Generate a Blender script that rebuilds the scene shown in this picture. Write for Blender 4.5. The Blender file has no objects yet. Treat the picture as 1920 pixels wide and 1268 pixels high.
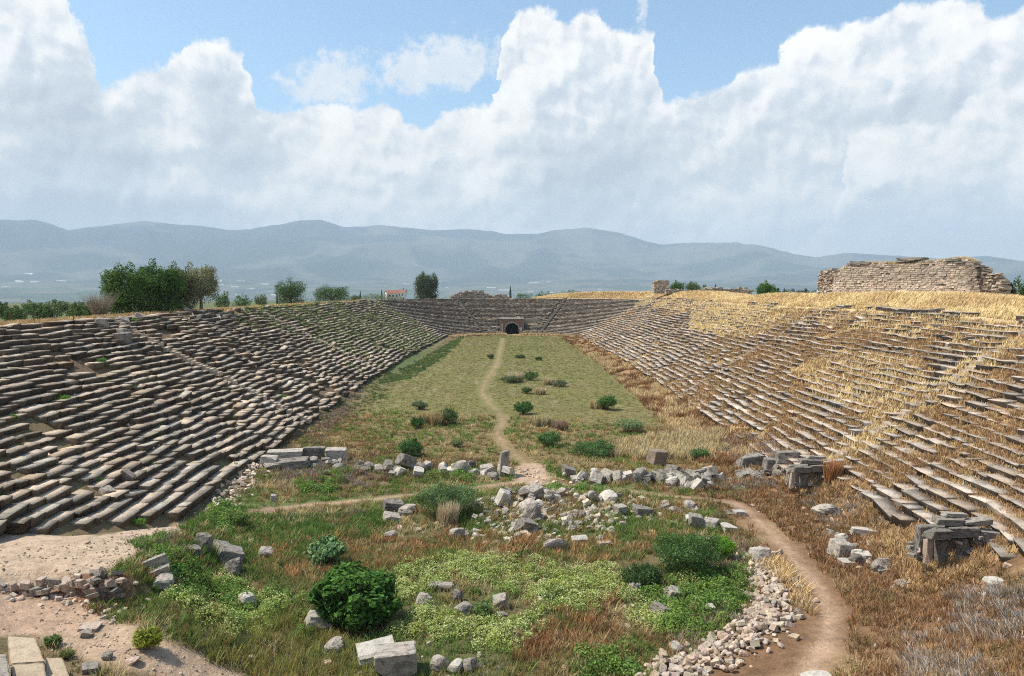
import bpy, bmesh, math, random
import numpy as np
from mathutils import Vector

# ------------------------------------------------------------------ camera, sky, sun, exposure
SC = bpy.context.scene
COL = SC.collection
F = 1507.0                       # focal length in photo pixels (1920 wide)
EYE = 13.5                       # eye height over the arena floor
PITCH = math.atan(89 / F)
cd = bpy.data.cameras.new('camera'); cam = bpy.data.objects.new('camera', cd); COL.objects.link(cam)
cam.location = (0, 0, EYE); cam.rotation_euler = (math.pi / 2 - PITCH, 0, 0)
cd.sensor_width = 36; cd.lens = 36 * F / 1920; cd.clip_start = .1; cd.clip_end = 90000
SC.camera = cam
SC.view_settings.view_transform = 'Standard'; SC.view_settings.look = 'None'
SC.view_settings.exposure = 0.34; SC.view_settings.gamma = 1
SC.render.engine = 'CYCLES'
SC.cycles.use_denoising = False; SC.cycles.pixel_filter_type = 'BLACKMAN_HARRIS'; SC.cycles.filter_width = 1.1
SC.cycles.max_bounces = 6; SC.cycles.diffuse_bounces = 3; SC.cycles.glossy_bounces = 2
SC.cycles.transparent_max_bounces = 8; SC.cycles.volume_bounces = 1
SC.cycles.transmission_bounces = 2

SUN = Vector((-0.90, 0.06, 1.36)).normalized()      # direction towards the sun
sd = bpy.data.lights.new('sun', 'SUN'); sd.energy = 4.6; sd.angle = math.radians(.5); sd.color = (1, .93, .81)
so = bpy.data.objects.new('sun', sd); COL.objects.link(so)
so.rotation_euler = SUN.to_track_quat('Z', 'Y').to_euler(); so.location = (-40, 0, 90)

cp_, sp_ = math.cos(PITCH), math.sin(PITCH)
def ray(px, py):
    px = np.asarray(px, float); py = np.asarray(py, float)
    cx = (px - 960) / F; cy = -(py - 634) / F
    return np.stack([cx, cp_ + cy * sp_, -sp_ + cy * cp_], -1)
def azel(px, py):
    d = ray(px, py)
    return np.degrees(np.arctan2(d[..., 0], d[..., 1])), np.degrees(np.arctan2(d[..., 2], np.hypot(d[..., 0], d[..., 1])))

class NT:
    """small helper to write node trees"""
    def __init__(s, tree): s.t = tree; s.n = tree.nodes; s.l = tree.links
    def node(s, typ, ins=None, **kw):
        n = s.n.new(typ)
        for k, v in kw.items(): setattr(n, k, v)
        for k, v in (ins or {}).items(): s.set(n.inputs[k], v)
        return n
    def set(s, sock, v):
        if isinstance(v, bpy.types.NodeSocket): s.l.new(v, sock)
        elif v is not None: sock.default_value = v
    def m(s, op, a, b=None, c=None, clamp=False):
        n = s.node('ShaderNodeMath', operation=op, use_clamp=clamp)
        for i, v in enumerate((a, b, c)): s.set(n.inputs[i], v)
        return n.outputs[0]
    def vm(s, op, a, b=None, sc=None):
        n = s.node('ShaderNodeVectorMath', operation=op)
        s.set(n.inputs[0], a); s.set(n.inputs[1], b)
        if sc is not None: s.set(n.inputs[3], sc)
        return n.outputs[1] if op in ('DOT_PRODUCT', 'LENGTH') else n.outputs[0]
    def comb(s, x, y, z=0.): return s.node('ShaderNodeCombineXYZ', {0: x, 1: y, 2: z}).outputs[0]
    dim = '3D'
    def noise(s, vec, scale, detail=4., rough=.5, dist=0., out=0):
        n = s.node('ShaderNodeTexNoise', noise_dimensions=s.dim, ins={'Scale': scale, 'Detail': detail, 'Roughness': rough, 'Distortion': dist})
        if vec is not None: s.l.new(vec, n.inputs['Vector'])
        return n.outputs[out]
    def voro(s, vec, scale, feature='F1', out='Distance', rnd=1.):
        n = s.node('ShaderNodeTexVoronoi', {'Scale': scale, 'Randomness': rnd}, feature=feature, voronoi_dimensions=s.dim)
        if vec is not None: s.l.new(vec, n.inputs['Vector'])
        return n.outputs[out]
    def mr(s, v, a, b, c=0., d=1., smooth=True):
        n = s.node('ShaderNodeMapRange', {0: v, 1: a, 2: b, 3: c, 4: d}, interpolation_type='SMOOTHSTEP' if smooth else 'LINEAR')
        return n.outputs[0]
    def mix(s, f, a, b, blend='MIX'):
        n = s.node('ShaderNodeMix', data_type='RGBA', blend_type=blend)
        s.set(n.inputs[0], f)
        for sock, v in ((n.inputs[6], a), (n.inputs[7], b)):
            if isinstance(v, (tuple, list)): v = (*v[:3], 1)
            s.set(sock, v)
        return n.outputs[2]
    def sep(s, v): return s.node('ShaderNodeSeparateXYZ', {0: v}).outputs

def make_world():
    w = bpy.data.worlds.new('World'); SC.world = w; w.use_nodes = True
    T = NT(w.node_tree); T.n.clear(); T.dim = '2D'
    sky = T.node('ShaderNodeTexSky', sky_type='NISHITA', sun_disc=False, sun_elevation=math.asin(SUN.z),
                 sun_rotation=math.atan2(SUN.x, SUN.y), altitude=500., air_density=1., dust_density=1.6, ozone_density=1.6)
    D = T.node('ShaderNodeTexCoord').outputs['Generated']
    D = T.vm('NORMALIZE', D)
    x, y, z = T.sep(D)
    az = T.m('MULTIPLY', T.m('ARCTAN2', x, y), 57.2958)
    el = T.m('MULTIPLY', T.m('ARCSINE', z), 57.2958)
    P = T.comb(az, el)
    def curve(pts, xin, dflt):
        """outline given in photo pixels -> elevation (deg) over azimuth (deg)"""
        a, e = azel([p[0] for p in pts], [p[1] for p in pts])
        n = T.node('ShaderNodeFloatCurve'); c = n.mapping.curves[0]
        n.mapping.use_clip = False
        L = [((aa + 36) / 72, ee / 30) for aa, ee in zip(a, e)]
        L = [(0., L[0][1])] + [q for q in L if 0 < q[0] < 1] + [(1., L[-1][1])]
        c.points[0].location = L[0]; c.points[1].location = L[-1]
        for q in L[1:-1]: c.points.new(*q)
        for p in c.points: p.handle_type = 'AUTO_CLAMPED'
        n.mapping.update()
        T.l.new(T.mr(xin, -36., 36., 0., 1., False), n.inputs['Value'])
        return T.m('MULTIPLY', n.outputs[0], 30.)
    # domain warp : big billows, small cauliflower
    wA = T.vm('SUBTRACT', T.noise(P, .42, 3., .5, 0., 1), (.5, .5, .5))
    wB = T.vm('SUBTRACT', T.noise(P, 1.7, 5., .6, 0., 1), (.5, .5, .5))
    warp = T.vm('ADD', T.vm('SCALE', wA, None, 1.5), T.vm('SCALE', wB, None, .62))
    Pw = T.vm('ADD', P, warp)
    azw, elw, _ = T.sep(Pw)
    azs, els, _ = T.sep(T.vm('ADD', P, T.vm('SCALE', wA, None, 2.2)))
    # billow relief seen from two places gives the lit and the shaded side of every puff
    def billow(Q):
        q = T.vm('ADD', Q, T.vm('ADD', T.vm('SCALE', wA, None, .9), T.vm('SCALE', wB, None, .5)))
        v1 = T.voro(q, .30, 'SMOOTH_F1'); v2 = T.voro(q, .75, 'SMOOTH_F1'); n1 = T.noise(q, .5, 4., .5)
        n2 = T.noise(q, 1.4, 4., .5)
        s = T.m('MULTIPLY_ADD', v1, -1.0, n1)
        s = T.m('MULTIPLY_ADD', v2, -.36, s)
        return T.m('MULTIPLY_ADD', n2, .28, s)
    b0 = billow(P); b1 = billow(T.vm('ADD', P, (-.42, .55, 0)))
    relief = T.m('SUBTRACT', b0, b1)
    low = T.noise(T.vm('ADD', P, (31., 7., 0)), .13, 4., .55)
    def blotch(px, py, rx, ry, amp):
        a, e = azel(px, py)
        q = T.vm('MULTIPLY', T.vm('SUBTRACT', Pw, (float(a), float(e), 0)), (38.0 / rx * .69, 38.0 / ry * .69, 0))
        r2 = T.vm('DOT_PRODUCT', q, q)
        return T.m('MULTIPLY', T.m('EXPONENT', T.m('MULTIPLY', r2, -1.)), amp)
    acc = None
    for b in [(90, 230, 110, 110, -.36), (215, 190, 40, 50, .12), (440, 255, 75, 90, -.40), (330, 330, 150, 50, -.18), (1150, 215, 75, 90, -.20), (1180, 300, 80, 60, -.3), (1060, 330, 90, 90, -.42),
              (1370, 320, 60, 40, -.22), (620, 290, 90, 60, .22), (990, 260, 35, 70, .25), (230, 350, 200, 18, .22),
              (560, 378, 110, 20, .2), (750, 400, 500, 22, -.1), (1500, 110, 120, 60, .2), (1550, 330, 150, 50, .12),
              (1700, 210, 120, 25, -.12), (1750, 370, 120, 40, -.22), (1830, 450, 200, 35, -.45), (100, 400, 180, 30, -.35), (380, 395, 100, 25, -.25),
              (900, 240, 60, 40, .12), (300, 200, 60, 50, .15), (850, 340, 120, 40, .08), (1300, 380, 200, 25, .1)]:
        g = blotch(*b)
        acc = g if acc is None else T.m('ADD', acc, g)
    def shade(d, lift=0.):
        edge = T.m('EXPONENT', T.m('MULTIPLY', T.m('MAXIMUM', d, 0.), -.35))
        s = T.m('MULTIPLY_ADD', edge, .36, .455 + lift)
        s = T.m('MULTIPLY_ADD', relief, T.mr(el, 4., 13., .50, .72), s)
        s = T.m('MULTIPLY_ADD', T.m('SUBTRACT', low, .5), .9, s)
        s = T.m('ADD', s, acc)
        ramp = T.node('ShaderNodeValToRGB', {0: s}); e = ramp.color_ramp.elements
        e[0].position = 0.; e[0].color = (.48, .52, .585, 1)
        e[1].position = 1.; e[1].color = (1.02, 1.0, .97, 1)
        m = e.new(.42); m.color = (.64, .685, .73, 1)
        m = e.new(.72); m.color = (.91, .895, .87, 1)
        return ramp.outputs[0]
    top1 = [(-60, -120), (60, -90), (118, -30), (135, 20), (152, 50), (166, 95), (172, 140), (180, 160), (205, 150), (250, 140), (300, 128), (315, 105), (345, 92), (352, 82),
            (398, 72), (440, 88), (458, 100), (462, 130), (482, 172), (490, 200), (545, 205), (600, 198), (680, 195), (740, 203), (763, 228), (800, 236), (835, 216), (880, 200), (928, 192),
            (934, 90), (945, 45), (1018, 12), (1070, 42), (1090, 30), (1110, 18), (1140, 45), (1200, 58), (1225, 70), (1236, 150), (1246, 186), (1300, 172), (1362, 158), (1380, 125), (1440, 118), (1462, 108), (1472, 65),
            (1520, 45), (1560, 50), (1600, 42), (1650, 30), (1700, 5), (1760, -8), (1830, -4), (1870, 28), (1930, 10), (2000, -60)]
    top2 = [(-60, 520), (1200, 500), (1480, 470), (1560, 400), (1586, 300), (1596, 270), (1620, 246), (1700, 226), (1760, 232), (1800, 205), (1840, 175), (1925, 160), (2000, 150)]
    top3 = [(-60, 330), (0, 345), (100, 335), (220, 350), (330, 340), (430, 345), (520, 300), (620, 235), (720, 215), (800, 235), (900, 225), (980, 245), (1040, 320), (1120, 370), (1200, 350),
            (1290, 290), (1380, 310), (1500, 330), (1700, 400), (2000, 400)]
    d1 = T.m('SUBTRACT', curve(top1, azw, 0), elw)
    d2 = T.m('SUBTRACT', curve(top2, azw, 0), elw)
    xs_ = np.arange(-60, 2001, 40.); ys_ = np.interp(xs_, [p[0] for p in top1], [p[1] for p in top1])
    kk = np.exp(-(np.arange(-4, 5) / 1.9) ** 2); kk /= kk.sum(); ys_ = np.convolve(np.pad(ys_, 4, mode='edge'), kk, 'valid')
    s1 = T.m('SUBTRACT', curve(list(zip(xs_.tolist(), ys_.tolist())), azs, 0), els)
    c = shade(T.m('MULTIPLY_ADD', T.m('MINIMUM', s1, T.m('MULTIPLY_ADD', el, -.45, 9.)), .75, T.m('MULTIPLY', T.m('MINIMUM', d1, 2.), .3)))
    s3 = T.m('SUBTRACT', curve(top3, azs, 0), els)
    c = T.mix(T.mr(s3, -.8, 1.8, 0., .25), c, shade(s3, .02))
    c = T.mix(T.mr(d2, -.15, .35, 0., .9), c, shade(d2, .05))
    # warm glow low in the bank, grey veil at its foot
    warm = T.m('MULTIPLY', T.mr(el, 2., 5.5), T.mr(el, 15., 8.))
    c = T.mix(T.m('MULTIPLY', warm, .9), c, T.mix(1., c, (1.03, 1.0, .945), 'MULTIPLY'))
    foot = T.m('ADD', el, T.m('MULTIPLY', T.m('SUBTRACT', low, .5), 3.))
    c = T.mix(T.mr(foot, 5.2, 3.0, 0., .6), c, (.70, .70, .69))
    m1 = T.mr(d1, -.10, .42)
    # thin torn cloud between the towers
    a0, e0 = azel(820, 122); a1, e1 = azel(618, 155)
    def ell(a, e, rx, ry, sh):
        q = T.vm('SUBTRACT', Pw, (float(a), float(e), 0)); qx, qy, _ = T.sep(q)
        qy = T.m('MULTIPLY_ADD', qx, -sh, qy)
        return T.m('SUBTRACT', 1., T.vm('LENGTH', T.comb(T.m('DIVIDE', qx, rx), T.m('DIVIDE', qy, ry))))
    thin = T.m('MAXIMUM', ell(a0, e0, 5.6, 1.9, .14), ell(a1, e1, 3.4, 1.9, .12))
    thin = T.m('MULTIPLY_ADD', T.m('SUBTRACT', T.noise(P, .9, 6., .6), .5), 1.7, thin)
    a2, e2 = azel(1203, 30)
    th2 = T.m('MULTIPLY_ADD', T.m('SUBTRACT', T.noise(P, 2.2, 5., .6), .5), 1.6, ell(a2, e2, .6, 1.2, .8))
    mt = T.m('MAXIMUM', T.mr(thin, -.15, .6, 0., .85), T.mr(th2, .1, .8, 0., .6))
    cthin = T.mix(T.mr(relief, -.3, .4), (.74, .77, .80), (.88, .88, .87))
    allm = T.m('MAXIMUM', m1, mt)
    c = T.mix(m1, cthin, c)
    bg1 = T.node('ShaderNodeBackground', {0: T.mix(1., sky.outputs[0], (1.0, 1.10, 1.05), 'MULTIPLY'), 1: .15})
    bg2 = T.node('ShaderNodeBackground', {0: c, 1: .95})
    mx = T.node('ShaderNodeMixShader', {0: allm})
    T.l.new(bg1.outputs[0], mx.inputs[1]); T.l.new(bg2.outputs[0], mx.inputs[2])
    out = T.node('ShaderNodeOutputWorld'); T.l.new(mx.outputs[0], out.inputs[0])
    w.cycles.sampling_method = 'MANUAL'; w.cycles.sample_map_resolution = 512
make_world()

# ------------------------------------------------------------------ helpers
random.seed(7); RNG = np.random.default_rng(11)
def hash2(ix, iy, seed=0):
    h = (ix.astype(np.int64) * 374761393 + iy.astype(np.int64) * 668265263 + seed * 1442695041) & 0x7fffffff
    h = ((h ^ (h >> 13)) * 1274126177) & 0x7fffffff
    return ((h ^ (h >> 16)) & 0xffff) / 65535.0
def vnoise(x, y, seed=0):
    x = np.asarray(x, float); y = np.asarray(y, float)
    ix = np.floor(x); iy = np.floor(y); fx = x - ix; fy = y - iy
    fx = fx * fx * (3 - 2 * fx); fy = fy * fy * (3 - 2 * fy)
    a = hash2(ix, iy, seed); b = hash2(ix + 1, iy, seed); c = hash2(ix, iy + 1, seed); d = hash2(ix + 1, iy + 1, seed)
    return (a * (1 - fx) + b * fx) * (1 - fy) + (c * (1 - fx) + d * fx) * fy
def fbm(x, y, octv=4, seed=0):
    s = 0.; a = .5; t = 0.
    for k in range(octv):
        s = s + a * vnoise(x, y, seed + k * 17); t += a; a *= .5; x = x * 2.03 + 5.1; y = y * 2.03 + 3.7
    return s / t          # 0..1
def sstep(a, b, x):
    t = np.clip((x - a) / (b - a), 0, 1); return t * t * (3 - 2 * t)

def newmesh(name, V, Fc, mat, parent=None, colr=None, smooth=False):
    """V (n,3), Fc list/array of faces; one mesh object"""
    me = bpy.data.meshes.new(name)
    V = np.asarray(V, np.float32)
    if isinstance(Fc, np.ndarray):
        k = Fc.shape[1]; nf = Fc.shape[0]
        me.vertices.add(len(V)); me.vertices.foreach_set('co', V.ravel())
        me.loops.add(nf * k); me.loops.foreach_set('vertex_index', Fc.astype(np.int32).ravel())
        me.polygons.add(nf); me.polygons.foreach_set('loop_start', np.arange(0, nf * k, k, dtype=np.int32))
        me.update(calc_edges=True)
    else:
        me.from_pydata([tuple(v) for v in V.tolist()], [], [tuple(f) for f in Fc]); me.update()
    if colr is not None:
        at = me.color_attributes.new('col', 'FLOAT_COLOR', 'POINT')
        c = np.ones((len(V), 4), np.float32); colr = np.asarray(colr); c[:, :colr.shape[1]] = colr
        at.data.foreach_set('color', c.ravel())
    if smooth: me.polygons.foreach_set('use_smooth', np.ones(len(me.polygons), bool))
    if mat is not None: me.materials.append(mat)
    o = bpy.data.objects.new(name, me); COL.objects.link(o)
    if parent is not None: o.parent = parent
    return o
def tag(o, label=None, cat=None, group=None, kind=None):
    if label: o['label'] = label
    if cat: o['category'] = cat; o['kind'] = 'thing'
    if group: o['group'] = group
    if kind: o['kind'] = kind
    return o
def thing(name, label, cat, loc=(0, 0, 0), group=None, rz=0.):
    o = bpy.data.objects.new(name, None); COL.objects.link(o); o.location = loc; o.rotation_euler = (0, 0, rz)
    o.empty_display_size = .2
    return tag(o, label, cat, group)
def material(name, build):
    m = bpy.data.materials.new(name); m.use_nodes = True
    T = NT(m.node_tree); T.n.clear()
    bs = T.node('ShaderNodeBsdfPrincipled', {'Roughness': .9}); bs.inputs['Specular IOR Level'].default_value = .15
    out = T.node('ShaderNodeOutputMaterial'); T.l.new(bs.outputs[0], out.inputs[0])
    build(T, bs); return m
def bump(T, bs, h, dist, strength=1.):
    T.l.new(T.node('ShaderNodeBump', {'Strength': strength, 'Distance': dist, 'Height': h}).outputs[0], bs.inputs['Normal'])

# ------------------------------------------------------------------ the shape of the place
R0, ROWD, ROWH, NROW = 18.6, .72, .38, 27
RIM = NROW * ROWD
Y0, Y1 = 40.0, 226.0
def width(Y): return R0 + 1.9 * np.sin(np.pi * np.clip((Y - Y0) / (Y1 - Y0), 0, 1))
def rad(X, Y):
    return np.where(Y < Y0, np.hypot(X, Y - Y0) - R0, np.where(Y > Y1, np.hypot(X, Y - Y1) - R0, np.abs(X) - width(Y)))
def sag(X, Y):
    """how far the old bank has settled or heaved"""
    far = 1 - .85 * sstep(195, 232, Y)
    a = np.where(X > 0, 1.0, 1.25) * far
    rough = 1 + 1.6 * np.exp(-((Y - 100) / 22) ** 2) * (X < 0)
    return a * ((fbm(X / 9, Y / 9, 3, 3) - .5) * .55 + rough * (fbm(X / 2.6, Y / 2.6, 2, 8) - .5) * .24)
def rimlift(X, Y):
    r = rad(X, Y)
    right = sstep(2, 14, X) * sstep(20.6, 25, r) * (1.1 + 1.0 * (fbm(X / 22, Y / 22, 3, 21) - .5))
    right = right * (1 - .75 * np.exp(-((Y - 158) / 10) ** 2) * (X > 0)) * (.3 + .7 * sstep(6, 30, X))
    return right
def cut_left(px): return np.interp(px, [-2000, 0, 130, 340, 400, 480, 503, 508], [1040, 1008, 1003, 982, 950, 897, 897, 3000])
def cut_right(px): return np.interp(px, [1300, 1440, 1590, 1640, 1700, 1850, 1925, 2300], [900, 905, 905, 968, 990, 1028, 1084, 1300])
def terrain(X, Y):
    X = np.asarray(X, float); Y = np.asarray(Y, float)
    r = rad(X, Y)
    z = np.where(r < 0, .35 * sstep(-3.0, 0, r), .35)
    top = RIM + 1.44 * sstep(4, 16, X)
    seat = .35 + .528 * np.clip(r, 0, top)
    seat = np.where(X > 0, seat + .21 * (1 - sstep(225, 235, Y)), seat)
    z = np.where(r >= 0, seat, z)
    z = z + sag(X, Y) * sstep(-2, 1.5, r) * (1 - sstep(RIM, RIM + 3, r))
    # the near bend is a worn slope
    near = 1 - sstep(40, 52, Y)
    slope = .1 + .55 * sstep(-4, 1, r) + .52 * np.clip(r, 0, RIM)
    z = z * (1 - near) + slope * near * 1.0
    # outside the rim
    out = r - top
    fall = np.where(out > 0, -2.6 * sstep(2.0, 26, out) - 3.0 * sstep(26, 300, out) - 52 * sstep(150, 3500, out), 0.)
    z = z + fall + rimlift(X, Y)
    # open arena floor
    z = z + (fbm(X / 7, Y / 7, 3, 31) - .5) * .22 * (1 - sstep(-1, 1, r)) + (fbm(X / 1.3, Y / 1.3, 2, 37) - .5) * .07 * (r < RIM + 30)
    # the heap across the track where the round arena was walled off
    dh = np.hypot(X, Y - 44) - 18.0
    heap = np.exp(-(dh / 1.3) ** 2) * sstep(52, 57, Y) * (.35 + .6 * (fbm(X / 2, Y / 2, 2, 77) - .5))
    heap = heap * (1 - np.exp(-((X - 1.4) / 1.9) ** 2))
    z = z + heap
    # ring of fallen blocks inside it
    z = z + .8 * np.exp(-((X - 3.0) / 8.0) ** 2 - ((Y - 49.0) / 2.2) ** 2) * (.6 + .8 * fbm(X / 3, Y / 3, 2, 5))
    z = z + .5 * (fbm(X / 3.2, Y / 3.2, 3, 55) - .5) * (1 - sstep(44, 55, Y)) * (1 - sstep(-6, 0, r))
    # terrace with the wide dusty path on the shaded side, ending in a broken wall
    zt = np.clip(.65 + .155 * (47 - Y), .1, 2.75)
    ex = -17.4 + 2.7 * np.clip((43 - Y) / 13, 0, 1.)                   # its inner edge
    inn = sstep(3.2, -.3, X - ex)
    Ys = np.maximum(Y, 5.)
    mc = sstep(-5, 9, 545 + (EYE - zt) * F / Ys - cut_left(960 + F * X / Ys)) * (X < -8) * (Y < 52)
    drop = sstep(29.5, 29.75, Y + .35 * np.sin(X * 1.1) + .02 * X)
    low = (1.7 + .10 * np.clip(-X - 14, 0, 20) + .4 * np.clip(r - 3, 0, 30)) * sstep(-8.0, -13.0, X)
    flat = .12 + .3 * (fbm(X / 2, Y / 2, 2, 9) - .5)
    terr = np.where(Y > 29, zt * drop * inn + low * (1 - drop), low) + flat * (1 - inn)
    z = z * (1 - mc) + terr * mc
    # the passage mouth at the far end
    tun = (np.abs(X) < 3.3) & (Y > 244.4) & (r < 8.2) & (r > -1.5)
    z = np.where(tun, .0, z)
    return z
def ground(px, py, zoff=0., tmax=330.):
    """walk the sight line through a photo pixel to the ground; returns world points"""
    d = ray(px, py); d = d / d[..., 1:2]
    n = d.shape[:-1]; d = d.reshape(-1, 3)
    ts = np.concatenate([np.arange(17, 70, .25), np.arange(70, tmax, 1.)])
    TT = ts[:, None]; below = EYE + d[None, :, 2] * TT < terrain(d[None, :, 0] * TT, np.broadcast_to(TT, (len(ts), len(d)))) + zoff
    below[-1] = True; lo = ts[below.argmax(0)]
    a = lo - 1.0 * (lo > 70) - .25; b = lo.copy()
    for _ in range(8):
        mdl = (a + b) / 2
        below = EYE + d[:, 2] * mdl < terrain(d[:, 0] * mdl, mdl) + zoff
        b = np.where(below, mdl, b); a = np.where(below, a, mdl)
    P = np.stack([d[:, 0] * b, b, terrain(d[:, 0] * b, b)], -1)
    return P.reshape(*n, 3)
def gp(px, py): return Vector(ground(px, py).tolist())
def wpx(P):
    """world -> photo pixel (arrays)"""
    x = P[:, 0]; v = P[:, 2] - EYE
    f = P[:, 1] * cp_ - v * sp_; u = P[:, 1] * sp_ + v * cp_
    return 960 + F * x / f, 634 - F * u / f
def inpoly(x, y, poly):
    poly = np.asarray(poly, float); c = np.zeros(np.shape(x), bool)
    for i in range(len(poly)):
        x1, y1 = poly[i]; x2, y2 = poly[i - 1]
        if y1 == y2: continue
        c ^= ((y1 > y) != (y2 > y)) & (x < (x2 - x1) * (y - y1) / (y2 - y1) + x1)
    return c
def world_poly(pts):
    g = ground([p[0] for p in pts], [p[1] for p in pts]); return g[:, :2]
def in_world(X, Y, pts): return inpoly(X, Y, world_poly(pts))
def dist_line(X, Y, pts):
    d = np.full(np.shape(X), 1e9)
    for (ax, ay), (bx, by) in zip(pts[:-1], pts[1:]):
        vx, vy = bx - ax, by - ay; L = vx * vx + vy * vy + 1e-9
        t = np.clip(((X - ax) * vx + (Y - ay) * vy) / L, 0, 1)
        d = np.minimum(d, np.hypot(X - ax - t * vx, Y - ay - t * vy))
    return d

# ------------------------------------------------------------------ materials
def stone_build(base, dark, tint=(.55, .42, .30), amt=.5, scl=1., bumpd=.03, col=False):
    def f(T, bs):
        oc = T.node('ShaderNodeTexCoord').outputs['Object']
        rnd = T.node('ShaderNodeObjectInfo').outputs['Random']
        p = T.vm('ADD', oc, T.comb(T.m('MULTIPLY', rnd, 37.), T.m('MULTIPLY', rnd, 91.), 0.))
        n1 = T.noise(p, 1.6 * scl, 8., .72); n2 = T.noise(p, 9. * scl, 6., .75); n3 = T.noise(p, .5 * scl, 4., .55); n4 = T.noise(p, 4. * scl, 6., .8, 1.)
        c = T.mix(T.mr(n3, .35, .65), base, tuple(.5 * b + .5 * t for b, t in zip(base, tint)))
        c = T.mix(T.m('MULTIPLY', T.mr(n1, .48, .60), amt), c, dark)
        c = T.mix(T.m('MULTIPLY', T.mr(n4, .54, .64), min(1., amt + .1)), c, tuple(d * .8 for d in dark))
        c = T.mix(T.m('MULTIPLY', T.mr(n2, .52, .66), .6), c, tuple(x * .5 for x in base))
        c = T.mix(T.m('MULTIPLY', T.mr(n2, .45, .34), .5), c, tuple(min(1, x * 1.35) for x in base))
        v = T.m('MULTIPLY_ADD', rnd, .3, .85)
        c = T.mix(1., c, T.comb(v, v, v), 'MULTIPLY')
        if col:
            at = T.node('ShaderNodeAttribute', attribute_name='col').outputs['Color']
            c = T.mix(1., c, at, 'MULTIPLY')
        T.l.new(c, bs.inputs['Base Color'])
        h = T.m('MULTIPLY_ADD', n1, 1.5, T.m('MULTIPLY', n2, .5))
        bump(T, bs, h, bumpd * 1.4, 1.)
    return f
M = {}
M['seat_dark'] = material('weathered_seat_stone', stone_build((.565, .465, .355), (.25, .205, .16), (.50, .39, .275), .40, 1., .05, True))
M['seat_far'] = material('grey_seat_stone', stone_build((.47, .405, .33), (.17, .15, .13), (.44, .35, .26), .5, 1., .04, True))
M['seat_light'] = material('pale_seat_stone', stone_build((.47, .41, .35), (.19, .16, .135), (.46, .34, .24), .5, 1., .05, True))
M['marble'] = material('pale_weathered_marble', stone_build((.46, .41, .345), (.13, .12, .11), (.44, .38, .32), .72, 2.6, .05))
M['marble_clean'] = material('clean_cut_marble', stone_build((.56, .52, .455), (.26, .24, .21), (.5, .43, .35), .55, 2.6, .03))
M['lichen'] = material('dark_lichened_marble', stone_build((.31, .28, .24), (.075, .068, .06), (.28, .245, .205), .85, 2.6, .05))
M['rubble'] = material('warm_rubble_stone', stone_build((.54, .44, .36), (.24, .18, .14), (.56, .36, .25), .55, 2.6, .03))
M['masonry'] = material('ruin_masonry', stone_build((.50, .42, .34), (.24, .20, .16), (.48, .36, .27), .45, 1.5, .06, True))
M['brick_red'] = material('red_earth_masonry', stone_build((.27, .16, .11), (.10, .065, .05), (.32, .2, .14), .5, 1.5, .05))

def ground_build(T, bs):
    P = T.node('ShaderNodeTexCoord').outputs['Object']
    at = T.node('ShaderNodeAttribute', attribute_name='col')
    c = at.outputs['Color']; al = at.outputs['Alpha']                # alpha: 1 = bare trodden earth
    n0 = T.noise(P, .22, 4., .6); n1 = T.noise(P, 1.4, 5., .65); n2 = T.noise(P, 9., 4., .7)
    n3 = T.noise(P, 3.5, 6., .8, .5)
    k = T.m('MULTIPLY_ADD', n1, 1.1, T.m('MULTIPLY_ADD', n2, .9, T.m('MULTIPLY_ADD', n3, 1.4, -.72)))
    k = T.m('MULTIPLY_ADD', T.m('SUBTRACT', n0, .5), .5, k)
    c = T.mix(1., c, T.comb(k, k, k), 'MULTIPLY')
    # chips of stone on the bare earth
    v = T.voro(P, 6.5, 'F1'); vc = T.voro(P, 6.5, 'F1', 'Color')
    r, g, b = T.sep(vc)
    chip = T.m('MULTIPLY', T.m('MULTIPLY', T.mr(v, .30, .16), T.m('GREATER_THAN', r, .66)), al)
    c = T.mix(chip, c, T.mix(g, (.62, .54, .46), (.38, .27, .20)))
    T.l.new(c, bs.inputs['Base Color'])
    bump(T, bs, T.m('ADD', T.m('MULTIPLY', n2, .6), T.m('MULTIPLY_ADD', chip, .5, n1)), .10, .9)
M['ground'] = material('earth_and_turf', ground_build)

def leaf_mat(name, trans=.25, rough=.75):
    m = bpy.data.materials.new(name); m.use_nodes = True; T = NT(m.node_tree); T.n.clear()
    at = T.node('ShaderNodeAttribute', attribute_name='col').outputs['Color']
    d = T.node('ShaderNodeBsdfDiffuse', {0: at, 1: 0.}); tr = T.node('ShaderNodeBsdfTranslucent', {0: at})
    mx = T.node('ShaderNodeMixShader', {0: trans}); T.l.new(d.outputs[0], mx.inputs[1]); T.l.new(tr.outputs[0], mx.inputs[2])
    out = T.node('ShaderNodeOutputMaterial'); T.l.new(mx.outputs[0], out.inputs[0]); return m
M['leaf'] = leaf_mat('leaf', .3); M['grass'] = leaf_mat('grass_blade', .35); M['dry'] = leaf_mat('dry_stem', .15)
def bark_build(T, bs):
    P = T.node('ShaderNodeTexCoord').outputs['Object']; n = T.noise(P, 4., 5., .7)
    T.l.new(T.mix(n, (.09, .07, .05), (.26, .21, .17)), bs.inputs['Base Color']); bump(T, bs, n, .05)
M['bark'] = material('bark', bark_build)
def plain(name, c, rough=.85):
    def f(T, bs):
        P = T.node('ShaderNodeTexCoord').outputs['Object']; n = T.noise(P, 1.5, 5., .6)
        k = T.m('MULTIPLY_ADD', n, .5, .75)
        T.l.new(T.mix(1., c, T.comb(k, k, k), 'MULTIPLY'), bs.inputs['Base Color']); bs.inputs['Roughness'].default_value = rough
    return material(name, f)
M['plaster'] = plain('white_plaster', (.72, .70, .66)); M['rooftile'] = plain('red_roof_tile', (.28, .12, .08))
M['window'] = plain('dark_window', (.05, .06, .07), .3); M['rust'] = plain('rusty_iron', (.11, .075, .055))

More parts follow.
